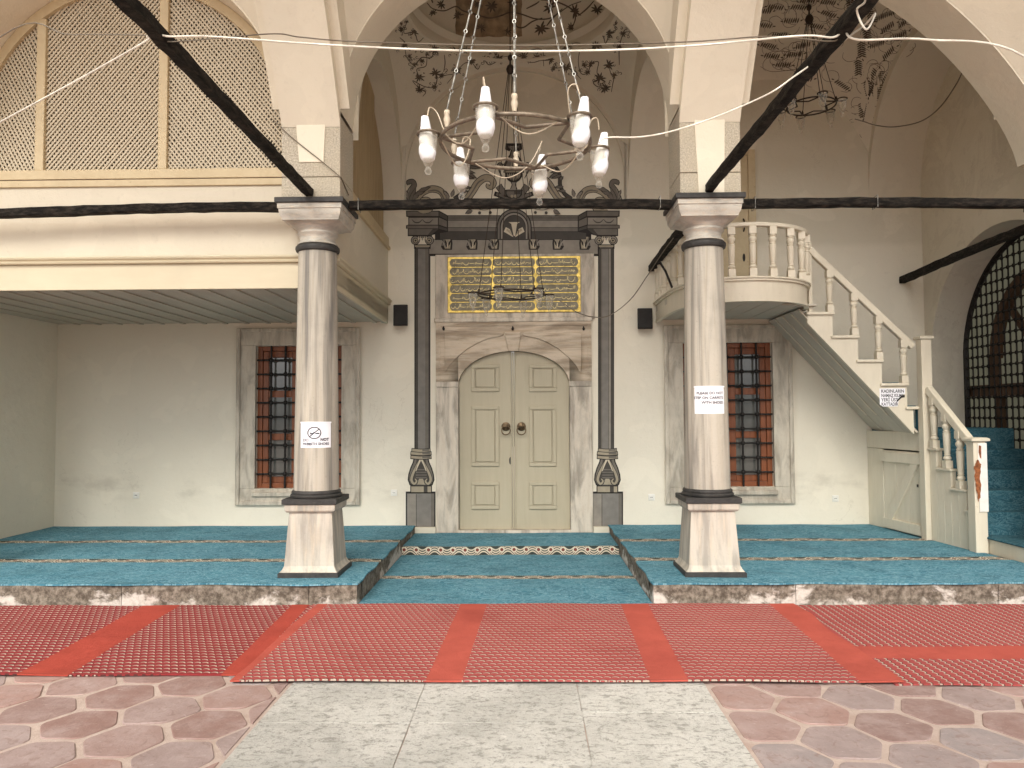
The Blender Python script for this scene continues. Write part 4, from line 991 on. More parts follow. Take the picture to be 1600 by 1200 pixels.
# ---- women's gallery with lattice screen
gal = thing('prayer_gallery', (-4.1, 7.2, 2.9), 'raised cream wooden gallery with arched lattice screen and boarded underside', 'gallery')
GY, GXS = 7.20, -1.845
q = MB(); q.box(XL, GXS, GY, YF-.001, 2.945, 3.10); q.build('floor', 'fasciapaint', gal)
q = MB(); q.box(XL, GXS-.026, GY-.03, GY-.001, 3.212, 3.905); q.build('front_panel', 'whiteplaster', gal)
q = MB(); q.box(XL, GXS-.026, GY-.03, GY-.001, 2.894, 3.142); q.build('fascia_board', 'fasciapaint', gal, bevel=.004)
prof = [(0, 3.143), (.038, 3.146), (.045, 3.158), (.032, 3.166), (.036, 3.178), (.055, 3.186), (.062, 3.200), (.050, 3.211), (0, 3.211)]
q = MB(); q.prism([(GY-.03-a, b_) for a, b_ in prof], 'x', XL, GXS+.06); q.build('moulding', 'fasciapaint', gal, smooth=30)
q = MB(); q.box(XL, -2.25, GY-.055, GY-.001, 3.906, 3.972); q.build('ledge_board', 'tanpaint', gal, bevel=.006)
q = MB(); q.box(XL, -2.25, GY-.045, GY+.04, 3.984, 4.078); q.build('screen_rail', 'tanpaint', gal, bevel=.006)
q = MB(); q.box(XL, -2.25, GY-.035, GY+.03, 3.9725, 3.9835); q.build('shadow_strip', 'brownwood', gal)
# side towards the doorway
q = MB(); q.box(GXS-.025, GXS, GY, YF-.001, 3.212, 3.89); q.build('side_panel', 'whiteplaster', gal)
q = MB(); q.box(GXS-.025, GXS, GY, YF-.001, 2.894, 3.142); q.build('side_fascia_board', 'fasciapaint', gal, bevel=.004)
q = MB(); q.prism([(GXS+a, b_) for a, b_ in prof], 'y', GY-.03, YF-.001); q.build('side_moulding', 'fasciapaint', gal, smooth=30)
q = MB(); q.box(GXS-.03, GXS+.035, Y1+.001, YF-.001, 3.89, 3.935); q.build('side_ledge', 'tanpaint', gal, bevel=.006)
q = MB(); q.box(GXS-.035, GXS+.012, Y1+.001, YF-.001, 3.936, 4.06); q.build('side_rail', 'tanpaint', gal, bevel=.006)
y = Y1+.01; k = 0
while y < 9.95:
    w = .24 if k % 3 else .29; y2 = min(y+w, 9.985); zt = min(semi(8.66, 1.335, 4.40)(y)[1] if abs(y-8.66) < 1.335 else 4.4, semi(8.66, 1.335, 4.40)(y2)[1] if abs(y2-8.66) < 1.335 else 4.4)
    za = (lambda t: 4.40+math.sqrt(max(0, 1.335**2-(t-8.66)**2)))
    ins = .012 if y < 8.9 else .055
    pts = [(y+.003, 4.061), (y2-.003, 4.061)] + [(y2-.003-(y2-y-.006)*i/4, za(y2-.003-(y2-y-.006)*i/4)+.02) for i in range(5)]
    q = MB(); q.prism(pts, 'x', GXS-.035-ins, GXS-.005-ins); q.build('side_board', 'tanside', gal, bevel=.004); y = y2; k += 1
# boarded underside
x = XL+.01
while x < GXS-.10:
    x2 = min(x+.288, GXS-.046)
    q = MB(); q.box(x+.004, x2-.004, GY+.002, YF-.002, 2.918, 2.944); q.build('soffit_board', 'soffitpaint', gal, bevel=.004)
    q = MB(); q.box(x2-.034, x2+.018, GY+.002, YF-.002, 2.903, 2.9175); q.build('soffit_batten', 'soffitpaint', gal, bevel=.003); x = x2
# lattice screen in the arch
LCX, LZ, LR = (PX[0][1]+PX[1][0])/2, 4.40, (PX[1][0]-PX[0][1])/2
ring = MB()
n = 48
for (r0, r1) in ((LR-.004, LR-.095),):
    A = [(LCX-LR+.004, 4.079)] + [(LCX-r0*math.cos(PI*i/n), LZ+r0*math.sin(PI*i/n)) for i in range(n+1)] + [(LCX+LR-.004, 4.079)]
    B = [(LCX-LR+.095, 4.079)] + [(LCX-r1*math.cos(PI*i/n), LZ+r1*math.sin(PI*i/n)) for i in range(n+1)] + [(LCX+LR-.095, 4.079)]
    N_ = len(A); vv = [(a[0], GY-.04, a[1]) for a in A] + [(a[0], GY-.04, a[1]) for a in B] + [(a[0], GY+.03, a[1]) for a in A] + [(a[0], GY+.03, a[1]) for a in B]
    ff = []
    for i in range(N_-1): ff += [(i, i+1, N_+i+1, N_+i), (2*N_+i, 3*N_+i, 3*N_+i+1, 2*N_+i+1), (N_+i, N_+i+1, 3*N_+i+1, 3*N_+i), (i, 2*N_+i, 2*N_+i+1, i+1)]
    ring.add(vv, ff)
ring.build('screen_frame', 'tanpaint', gal, smooth=30)
MUL = [-4.765, -3.545]
for x in MUL:
    zt = LZ+math.sqrt((LR-.09)**2-(x-LCX)**2); q = MB(); q.box(x-.044, x+.044, GY-.038, GY+.028, 4.079, zt); q.build('mullion', 'tanpaint', gal, bevel=.006)
def lattice(x0, x1, ang, y, sp, w, front):
    q = MB(); d = Vector((math.cos(ang), math.sin(ang))); nrm = Vector((-d.y, d.x)); c = Vector(((x0+x1)/2, 4.9)); rr = random.Random(int(x0*100)+front)
    for k in range(-70, 71):
        p0 = c + nrm*(k*sp + rr.uniform(-.0025, .0025)); lo = hi = None
        dd = (d + nrm*rr.uniform(-.004, .004)).normalized()
        for i in range(-180, 181):
            p = p0 + dd*(i*.012)
            ok = x0 <= p.x <= x1 and p.y >= 4.07 and ((p.x-LCX)**2+(p.y-LZ)**2 < (LR-.085)**2 or (p.y < LZ and abs(p.x-LCX) < LR-.085))
            if ok: lo = p if lo is None else lo; hi = p
        if lo is None or (hi-lo).length < .02: continue
        a, b_ = lo-nrm*w/2, lo+nrm*w/2; e, f = hi+nrm*w/2, hi-nrm*w/2
        q.prism([(a.x, a.y), (f.x, f.y), (e.x, e.y), (b_.x, b_.y)], 'y', y, y+.009)
    return q
for k, (x0, x1, a1, a2) in enumerate(((LCX-LR+.08, MUL[0]-.04, -62, 46), (MUL[0]+.04, MUL[1]-.04, 50, -52), (MUL[1]+.04, LCX+LR-.08, -50, 54))):
    q = lattice(x0, x1, math.radians(a1), GY-.004, .0345, .0165, 1); q.build('lattice_slats', 'latticewood', gal, kind='stuff', recalc=False)
    q = lattice(x0, x1, math.radians(a2), GY+.006, .0345, .0165, 2); q.build('lattice_slats', 'latticewood', gal, kind='stuff', recalc=False)

# ---- turned balusters
def baluster_mesh(h, w=.076):
    q = MB(); b0 = .085; t0 = .085; s = w/2
    q.box(-s, s, -s, s, 0, b0); q.box(-s, s, -s, s, h-t0, h)
    L_ = h-b0-t0
    pr = [(.016, 0), (.022, .02), (.028, .06), (.022, .11), (.017, .13), (.022, .145), (.022, .16), (.018, .175), (.021, .20), (.025, .60), (.026, .70), (.020, .72), (.025, .735), (.025, .75), (.018, .77), (.020, .79), (.029, .85), (.029, .89), (.020, .94), (.025, .955), (.025, .975), (.018, 1)]
    q.lathe([(r*1.16*w/.058, b0-.002+z*(L_+.004)) for r, z in pr], (0, 0, 0), 14)
    return q
# ---- curved balcony
bal = thing('stair_balcony', (2.55, 9.2, 2.9), 'curved cream wooden balcony with turned balusters high on the wall behind the column', 'balcony')
curve = [Vector((a, b_)) for a, b_ in ((1.755, 9.995), (1.76, 9.4), (1.79, 8.85), (1.90, 8.46), (2.10, 8.26), (2.38, 8.16), (2.68, 8.17), (2.98, 8.30), (3.19, 8.52), (3.31, 8.78), (3.34, 8.99))]
CV = catmull(curve, 8)
def band(pts, off, z0, z1, th):
    q = MB(); n = len(pts); out = []
    for i, p in enumerate(pts):
        d = (pts[min(i+1, n-1)]-pts[max(i-1, 0)]).normalized(); nn = Vector((-d.y, d.x)); nn = -nn if nn.dot(p-Vector((2.6, 9.6))) < 0 else nn
        a, b_ = p+nn*off, p+nn*(off-th); out.append([(a.x, a.y, z0), (a.x, a.y, z1), (b_.x, b_.y, z1), (b_.x, b_.y, z0)])
    q.loft(out); return q
band(CV, 0, 2.90, 3.105, .03).build('fascia', 'stairpaint', bal, smooth=35)
band(CV, .028, 3.106, 3.128, .06).build('moulding', 'stairpaint', bal, smooth=35)
band(CV, .045, 3.129, 3.150, .09).build('nosing', 'stairpaint', bal, smooth=35, bevel=.005)
band(CV, .012, 2.880, 2.899, .05).build('moulding', 'stairpaint', bal, smooth=35)
inn = [(p.x, p.y) for p in CV]
q = MB(); q.prism(inn[::2] + [(3.34, 9.996)], 'z', 3.02, 3.09); q.build('floor', 'stairsoffit', bal)
for k in range(7):
    xa = 1.80+k*.235
    ys_ = [p.y for p in CV if xa-.02 <= p.x <= xa+.25]; yy = (max(ys_) if ys_ else 8.6)+.05
    ystart = min(9.4, max(8.24, max((p.y for p in CV if abs(p.x-xa) < .09 or abs(p.x-xa-.22) < .09), default=8.5)+.04)) if k else 9.0
    q = MB(); q.box(xa, xa+.225, ystart if k else 8.9, 9.99, 2.915, 2.94); q.build('soffit_board', 'stairsoffit', bal, bevel=.005)
rail = band(CV, .035, 3.70, 3.745, .075); rail.build('handrail', 'stairpaint', bal, smooth=35, bevel=.008)
pb = None; acc = 0; last = CV[0]; nextat = .12
for p in CV[1:]:
    acc += (p-last).length; last = p
    if acc >= nextat:
        if pb is None:
            pb = baluster_mesh(.55).build('baluster', 'stairpaint', bal, smooth=40, org=(0, 0, 0)); put(pb, (p.x, p.y, 3.151), bal)
        else: dup(pb, (p.x, p.y, 3.151), bal, (0, 0, R_.uniform(-.1, .1)))
        nextat += .235

# ---- timber staircase: short carpeted flight, landing, upper flight along the wall
SX = lambda y: 4.53 + (9.85-y)*.11
stair = thing('timber_staircase', (4.6, 8.8, ZP), 'cream painted timber stair with turned balusters and blue carpeted steps', 'staircase')
def sbox(y0, y1, z0, z1, o0, o1):
    q = MB(); q.add([(SX(y)-o, y, z) for o in (o0, o1) for y in (y0, y1) for z in (z0, z1)], [(0, 1, 3, 2), (4, 6, 7, 5), (0, 4, 5, 1), (2, 3, 7, 6), (0, 2, 6, 4), (1, 5, 7, 3)]); return q
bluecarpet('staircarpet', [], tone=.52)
# planked side of the lower flight
tops = [(8.735, 8.59, 1.254), (8.59, 8.37, 1.036), (8.37, 8.14, .83), (8.14, 8.06, .617)]
yy = 8.735
while yy > 8.07:
    y2 = max(yy-.118, 8.062); zt = [t for a, b_, t in tops if b_-1e-6 <= (yy+y2)/2 <= a][0]
    # a plank under a change of level is cut at the lower step
    zt = min([t for a, b_, t in tops if a > y2+.01 and b_ < yy-.01])
    sbox(y2+.0015, yy-.0015, ZP, zt-.03, 0, -.03).build('side_plank', 'stairpaint', stair, bevel=.003); yy = y2
for a, b_, t in tops:
    sbox(b_-.02, a+.012, t-.029, t, .028, -.06).build('step_nosing', 'stairpaint', stair, bevel=.008)
    sbox(b_, a, .62 if t > .7 else .40, t-.03, -.031, -.05).build('string_board', 'stairpaint', stair)
# carpeted lower steps
RY = [(7.05, .36), (8.05, .60), (8.18, .815), (8.40, 1.02), (8.62, 1.235), (8.85, 1.47)]
for k, (ry, z) in enumerate(RY):
    ye = RY[k+1][0]+.02 if k < 5 else YF-.01
    q = MB(); x0 = SX(ry)+.06 if k else SX(ry)-.0; x0b = SX(ye)+.06
    if k == 0:
        sb = MB(); sb.add([(SX(7.05), 7.05, ZP-.003), (XR-.001, 7.05, ZP-.003), (XR-.001, 8.06, ZP-.003), (SX(8.06)+.09, 8.06, ZP-.003), (SX(7.05), 7.05, .335), (XR-.001, 7.05, .335), (XR-.001, 8.06, .335), (SX(8.06)+.09, 8.06, .335)], [(0, 1, 5, 4), (1, 2, 6, 5), (2, 3, 7, 6), (3, 0, 4, 7), (4, 5, 6, 7), (0, 3, 2, 1)])
        sb.build('bottom_step', 'stairpaint', stair, bevel=.006)
        nx = 10; zz = lambda x, y: .336
        q.add([(SX(7.03)-.012, 7.03, .337), (XR-.002, 7.03, .337), (XR-.002, 8.06, .337), (SX(8.06)+.06, 8.06, .337), (SX(7.03)-.012, 7.03, z), (XR-.002, 7.03, z), (XR-.002, 8.06, z), (SX(8.06)+.06, 8.06, z)], [(0, 1, 5, 4), (1, 2, 6, 5), (2, 3, 7, 6), (3, 0, 4, 7), (4, 5, 6, 7), (0, 3, 2, 1)])
    else:
        zb = RY[k-1][1]-.02
        q.add([(x0, ry, zb), (GX-.05, ry, zb), (GX-.05, ye, zb), (x0b, ye, zb), (x0, ry, z), (GX-.05, ry, z), (GX-.05, ye, z), (x0b, ye, z)], [(0, 1, 5, 4), (1, 2, 6, 5), (2, 3, 7, 6), (3, 0, 4, 7), (4, 5, 6, 7), (0, 3, 2, 1)])
    q.uv = [(v[0]+v[2]*.37, v[1]+v[2]) for v in q.v]
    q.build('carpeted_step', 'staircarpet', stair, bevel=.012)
# carpet hung over the window sill behind the landing
# cupboard under the landing
sbox(9.655, YF-.002, ZP, 1.20, 0, -.03).build('cupboard_post', 'stairpaint', stair, bevel=.004)
sbox(8.87, YF-.002, 1.205, 1.425, .004, -.03).build('header_board', 'stairpaint', stair, bevel=.004)
yy = 9.65
while yy > 8.9:
    y2 = max(yy-.262, 8.875); sbox(y2+.003, yy-.003, .20, 1.185, -.004, -.028).build('door_board', 'stairpaint', stair, bevel=.003); yy = y2
sbox(8.88, 9.645, 1.045, 1.165, .032, -.0035).build('door_rail', 'stairpaint', stair, bevel=.005)
sbox(8.88, 9.645, .215, .335, .032, -.0035).build('door_rail', 'stairpaint', stair, bevel=.005)
q = MB(); ya, za, yb, zb = 9.52, .336, 8.99, 1.044; w = .07
q.add([(SX(y)-o, y, z) for o in (.028, -.003) for y, z in ((ya+w, za), (ya-w, za), (yb-w, zb), (yb+w, zb))], [(0, 1, 2, 3), (7, 6, 5, 4), (0, 4, 5, 1), (1, 5, 6, 2), (2, 6, 7, 3), (3, 7, 4, 0)]); q.build('door_brace', 'stairpaint', stair, bevel=.004)
sbox(8.955, 8.985, .775, .81, .0, -.0035).build('latch_hole', 'black', stair)
# newel posts
def newel(y, z0, z1, w, cw, front=None):
    cx = SX(y)+.01; q = MB(); q.box(cx-w/2, cx+w/2, y-w/2, y+w/2, z0, z1); n_ = q.build('newel_post', 'stairpaint', stair, bevel=.006)
    q = MB(); q.loft([sqring(h, z, cx, y, 1) for h, z in ((w/2+.008, z1+.001), (cw/2, z1+.012), (cw/2, z1+.034), (cw/2-.02, z1+.046))]); q.build('newel_cap', 'stairpaint', n_, smooth=30)
    return n_, cx
newel(8.80, ZP, 2.505, .118, .16)
nw, ncx = newel(7.995, ZP, 1.345, .128, .19)
yf = 7.995-.064
q = MB(); q.box(ncx-.022, ncx+.070, yf-.012, yf-.0005, .62, 1.335); q.build('flaking_board', 'peelwhite', nw, bevel=.003)
pk = [(683, 265), (703, 300), (706, 330), (698, 380), (706, 470), (698, 545), (690, 572), (680, 540), (672, 470), (667, 430), (660, 400), (664, 350), (652, 332), (668, 290)]
rr = random.Random(5); pk2 = []
for i in range(len(pk)):
    a, b_ = pk[i], pk[(i+1) % len(pk)]
    for t in range(4): pk2.append((a[0]+(b_[0]-a[0])*t/4+rr.uniform(-4, 4), a[1]+(b_[1]-a[1])*t/4+rr.uniform(-4, 4)))
for pl_ in (pk2, [(690, 165), (706, 170), (707, 262), (698, 255), (688, 215)]):
    q = MB(); q.prism([(min(w.x, ncx+.069), w.z) for w in (aty(1380+x/4.614, 660+y/4.614, yf-.013) for x, y in pl_)], 'y', yf-.0135, yf-.0122); q.build('bare_wood', 'peeled', nw, recalc=True)
# lower rail and balusters
ra, rb = Vector((SX(8.74)+.01, 8.74, 1.93)), Vector((SX(8.06)+.01, 8.06, 1.33))
def railbar(a, b_, w, h, nm):
    d = (b_-a).normalized(); sx = d.cross(Vector((0, 0, 1))).normalized(); up = sx.cross(d); q = MB()
    q.loft([[p + sx*(i*w/2) + up*(j*h/2) for i, j in ((-1, -1), (1, -1), (1, 1), (-1, 1))] for p in (a, b_)]); return q.build(nm, 'stairpaint', stair, bevel=.01)
railbar(ra, rb, .075, .085, 'handrail')
for y, z in ((8.655, 1.255), (8.445, 1.037), (8.235, .831)):
    t = (ra.y-y)/(ra.y-rb.y); zt = ra.z+(rb.z-ra.z)*t; o = baluster_mesh(zt-z-.03, .078).build('baluster', 'stairpaint', stair, smooth=40, org=(0, 0, 0)); put(o, (SX(y)+.01, y, z), stair)
# upper flight
UY = 8.88
TR = [(4.46, 4.735, 1.73), (4.175, 4.49, 2.005), (3.905, 4.205, 2.285), (3.615, 3.935, 2.57), (3.33, 3.645, 2.85)]
poly = [(4.545, 1.405)]
for a, b_, z in TR: poly += [(min(b_-.03, 4.545) if z < 1.8 else b_-.03, z-.036), (a, z-.036)]
poly += [(3.33, 2.80), (3.30, 2.86), (3.30, 2.80)]
pz = [(4.545, 1.405), (4.545, 1.694), (4.475, 1.694), (4.475, 1.969), (4.19, 1.969), (4.19, 2.249), (3.92, 2.249), (3.92, 2.534), (3.63, 2.534), (3.63, 2.814), (3.335, 2.814), (3.335, 2.72)]
q = MB(); q.prism(pz, 'y', UY-.025, UY+.02); q.build('cut_string', 'stairpaint', stair)
for k, (a, b_, z) in enumerate(TR):
    b2 = min(b_+.0, 4.745) if k else 4.60
    q = MB(); q.box(a-.012, b2, UY-.06, UY+.05, z-.035, z); q.build('tread_nosing', 'stairpaint', stair, bevel=.009)
    q = MB(); x0 = a-.002; zb = TR[k-1][2]-.03 if k else 1.44
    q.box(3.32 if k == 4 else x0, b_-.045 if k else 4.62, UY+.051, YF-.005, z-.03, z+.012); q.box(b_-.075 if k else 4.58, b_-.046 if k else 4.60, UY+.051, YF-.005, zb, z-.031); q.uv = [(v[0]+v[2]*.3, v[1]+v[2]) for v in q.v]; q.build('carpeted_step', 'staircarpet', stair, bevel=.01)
    q = MB(); q.box(b_-.044 if k else 4.6, (b_-.03) if k else 4.612, UY-.02, UY+.05, zb+.03, z-.036); q.build('riser_edge', 'staircarpet', stair)
s0, s1 = Vector((3.245, 2.885)), Vector((4.60, 1.415)); sd = (s1-s0).normalized(); sn = Vector((-sd.y, sd.x)); sn = -sn if sn.y > 0 else sn
for k in range(4):
    y0 = UY+.0 + k*.28; y1 = min(y0+.272, YF-.004)
    a, b_ = s0 + sn*0, s1; e = 0 if k < 3 else 0
    q = MB(); q.prism([(a.x, a.y), (b_.x, b_.y), (b_.x-sn.x*.022, b_.y-sn.y*.022), (a.x-sn.x*.022, a.y-sn.y*.022)], 'y', y0+.003, y1); q.build('soffit_board', 'stairsoffit', stair, bevel=.006)
for y0 in (UY-.02, UY+.27, UY+.55, UY+.83):
    q = MB(); a, b_ = s0+sn*.014+sd*.02, s1+sn*.014-sd*(.3 if y0 > UY else .02); q.prism([(a.x, a.y), (b_.x, b_.y), (b_.x-sn.x*.0135, b_.y-sn.y*.0135), (a.x-sn.x*.0135, a.y-sn.y*.0135)], 'y', y0, y0+.03); q.build('soffit_batten', 'stairpaint', stair, bevel=.004)
ra, rb = Vector((3.375, UY-.01, 3.60)), Vector((4.56, UY-.01, 2.43))
railbar(ra, rb, .075, .075, 'handrail')
for x, z in ((3.605, 2.851), (3.885, 2.571), (4.165, 2.286), (4.45, 2.006)):
    t = (x-ra.x)/(rb.x-ra.x); zt = ra.z+(rb.z-ra.z)*t; o = baluster_mesh(zt-z-.028, .076).build('baluster', 'stairpaint', stair, smooth=40, org=(0, 0, 0)); put(o, (x, UY-.01, z), stair)
q = MB(); q.box(3.355, 3.40, UY-.03, UY+.02, 2.852, 3.69); q.build('top_post', 'stairpaint', stair, bevel=.005)

# ---- carpets
def carpet(name, mat, f, nu, nv, uvf, label, cat, th=.012, group=None, smooth=50, parent=None):
    """f(u,v)->(x,y,z) top; closed sheet of thickness th"""
    q = MB(); q.grid(f, nu, nv); n = len(q.v); top = list(q.v)
    bot = [(x, y, z-th) for x, y, z in top]; q.v += bot; W = nv+1
    border = [i*W for i in range(nu+1)] + [nu*W+j for j in range(1, nv+1)] + [i*W+nv for i in range(nu-1, -1, -1)] + [j for j in range(nv-1, 0, -1)]
    for a, b_ in zip(border, border[1:]+border[:1]): q.f.append((a, b_, b_+n, a+n)); q.m.append(0)
    q.uv = [uvf(*p) for p in top]*2
    return q.build(name, mat, parent, smooth=smooth, label=label, cat=cat, group=group)
bluecarpet('bluecarpet', [(7.61), (8.76)], .088)
wob = lambda a, b_: .0025*math.sin(a*5.3+b_*3.1) + .002*math.sin(a*2.3-b_*7.7)
edge = lambda x: .012*math.sin(x*3.9) + .007*math.sin(x*11.3+1) - .006
carpet('blue_carpet', 'bluecarpet', lambda u, v: (XL+.004 + (AX0+.004-XL)*u + (.008*math.sin(v*37) if u > .99 else 0), (YS-.004+edge(XL+4.9*u)) + (YF-.006-YS-edge(XL+4.9*u))*v, ZP+.009+wob(u*5, v*3)*.8), 120, 60, lambda x, y, z: (x, y), 'blue prayer carpet covering the platform under the gallery', 'carpet', .014, 'blue prayer carpets')
carpet('blue_carpet', 'bluecarpet', lambda u, v: ((lambda y: (AX1-.004) + (min(SX(y)+.03, XR-.002)-AX1)*u)(YS+3.43*v) - (.008*math.sin(v*33) if u < .01 else 0), (YS-.004+edge(2+4*u)) + (YF-.006-YS-edge(2+4*u))*v, ZP+.009+wob(u*5+2, v*3)*.8), 110, 60, lambda x, y, z: (x+.07, y-.02), 'blue prayer carpet covering the platform in front of the stair', 'carpet', .014, 'blue prayer carpets')
S_ = [(6.535, .014), (6.7, .012), (8.875, .012), (8.885, .02), (8.888, .092), (8.90, .103), (9.2, .102), (9.945, .102)]
cum = [0]
for a, b_ in zip(S_, S_[1:]): cum.append(cum[-1]+math.hypot(b_[0]-a[0], b_[1]-a[1]))
def aisle(u, v):
    s = v*cum[-1]; k = max(i for i in range(len(cum)-1) if cum[i] <= s+1e-9); t = (s-cum[k])/(cum[k+1]-cum[k])
    y, z = S_[k][0]+(S_[k+1][0]-S_[k][0])*t, S_[k][1]+(S_[k+1][1]-S_[k][1])*t
    x = AX0+.006+(AX1-AX0-.012)*u; return (x, y+(edge(x*1.3)*.5 if v < .01 else 0), z+wob(x, y)*.8)
svals = [(aisle(0, j/240)[1], j/240*cum[-1]) for j in range(241)]
q = MB(); q.grid(aisle, 40, 240); q.uv = [(AX0+(AX1-AX0)*i/40, cum[-1]*j/240) for i in range(41) for j in range(241)]
n = len(q.v); q.v += [(x, y, z-.012) for x, y, z in q.v]; q.uv = q.uv*2
bd = [i*241 for i in range(41)]
for a, b_ in zip(bd, bd[1:]): q.f.append((a, b_, b_+n, a+n)); q.m.append(0)
bluecarpet('aislecarpet', [1.125, 2.402], .078)
q.build('blue_carpet', 'aislecarpet', smooth=50, label='blue carpet with two patterned bands on the aisle and step before the door', cat='carpet', group='blue prayer carpets')
redcarpet('redA', [(-3.26, -2.93), (-5.6, -4.92), (-1.95, -1.80)], (.43, .075, .052), (.31, .045, .048))
redcarpet('redB', [(-.625, -.40), (.755, .985), (2.02, 2.4), (-1.87, -1.78)], (.50, .108, .078), (.43, .090, .085))
redcarpet('redC', [(5.11, 5.375)], (.49, .105, .078), (.42, .090, .085))
def rug(name, mat, x0, x1, y0, y1, uvf, label, z, skew=None, nu=80, nv=30, ph=0):
    def f(u, v):
        x, y = x0+(x1-x0)*u, y0+(y1-y0)*v; dx = skew(u, v) if skew else 0
        return (x+dx, y+.008*math.sin(x*2.7+ph)*(1-v), z + .003*math.sin(x*6+y*2+ph) + .002*math.sin(y*9+x*3))
    return carpet(name, mat, f, nu, nv, uvf, label, 'rug', .009, 'red rugs laid along the platform')
rug('red_rug', 'redA', -6.2, -1.81, 4.80, 6.54, lambda x, y, z: (x+(y-4.8)*.05, y), 'dark red patterned rug lying in front of the gallery platform', .014)
rug('red_rug', 'redC', 2.23, 5.9, 4.635, 6.535, lambda x, y, z: (y+(x-2.3)*.0, x*1.0), 'red patterned rug with a plain stripe running along it before the stair platform', .014, ph=2)
def ripple(u, v):
    return (.022*math.sin(v*9)*math.exp(-((v-.75)/.25)**2) if u > .97 else 0) + (.012*math.sin(v*5) if u < .02 else 0)
def rugB(u, v):
    x, y = -1.835+(2.285+1.835)*u + ripple(u, v), 4.66+(6.535-4.66)*v + .006*math.sin(u*11)*(1-v)
    lift = .018*math.exp(-((u-1)/.03)**2)*math.exp(-((v-.78)/.09)**2)
    return (x, y, .026 + lift + .003*math.sin(x*5+y*3) + .002*math.sin(y*11))
carpet('red_rug', 'redB', rugB, 120, 50, lambda x, y, z: (x-(y-4.66)*.03, y), 'wide bright red patterned rug lying across the front of the aisle', 'rug', .010, 'red rugs laid along the platform')

# white plaster plinths either side of the door sill
for x0, x1 in ((AX0+.002, -1.197), (.888, AX1-.002)):
    q = MB(); q.box(x0, x1, 9.93, YF-.002, .05, .178); q.build('plinth_block', 'whiteplaster', porch, bevel=.005)
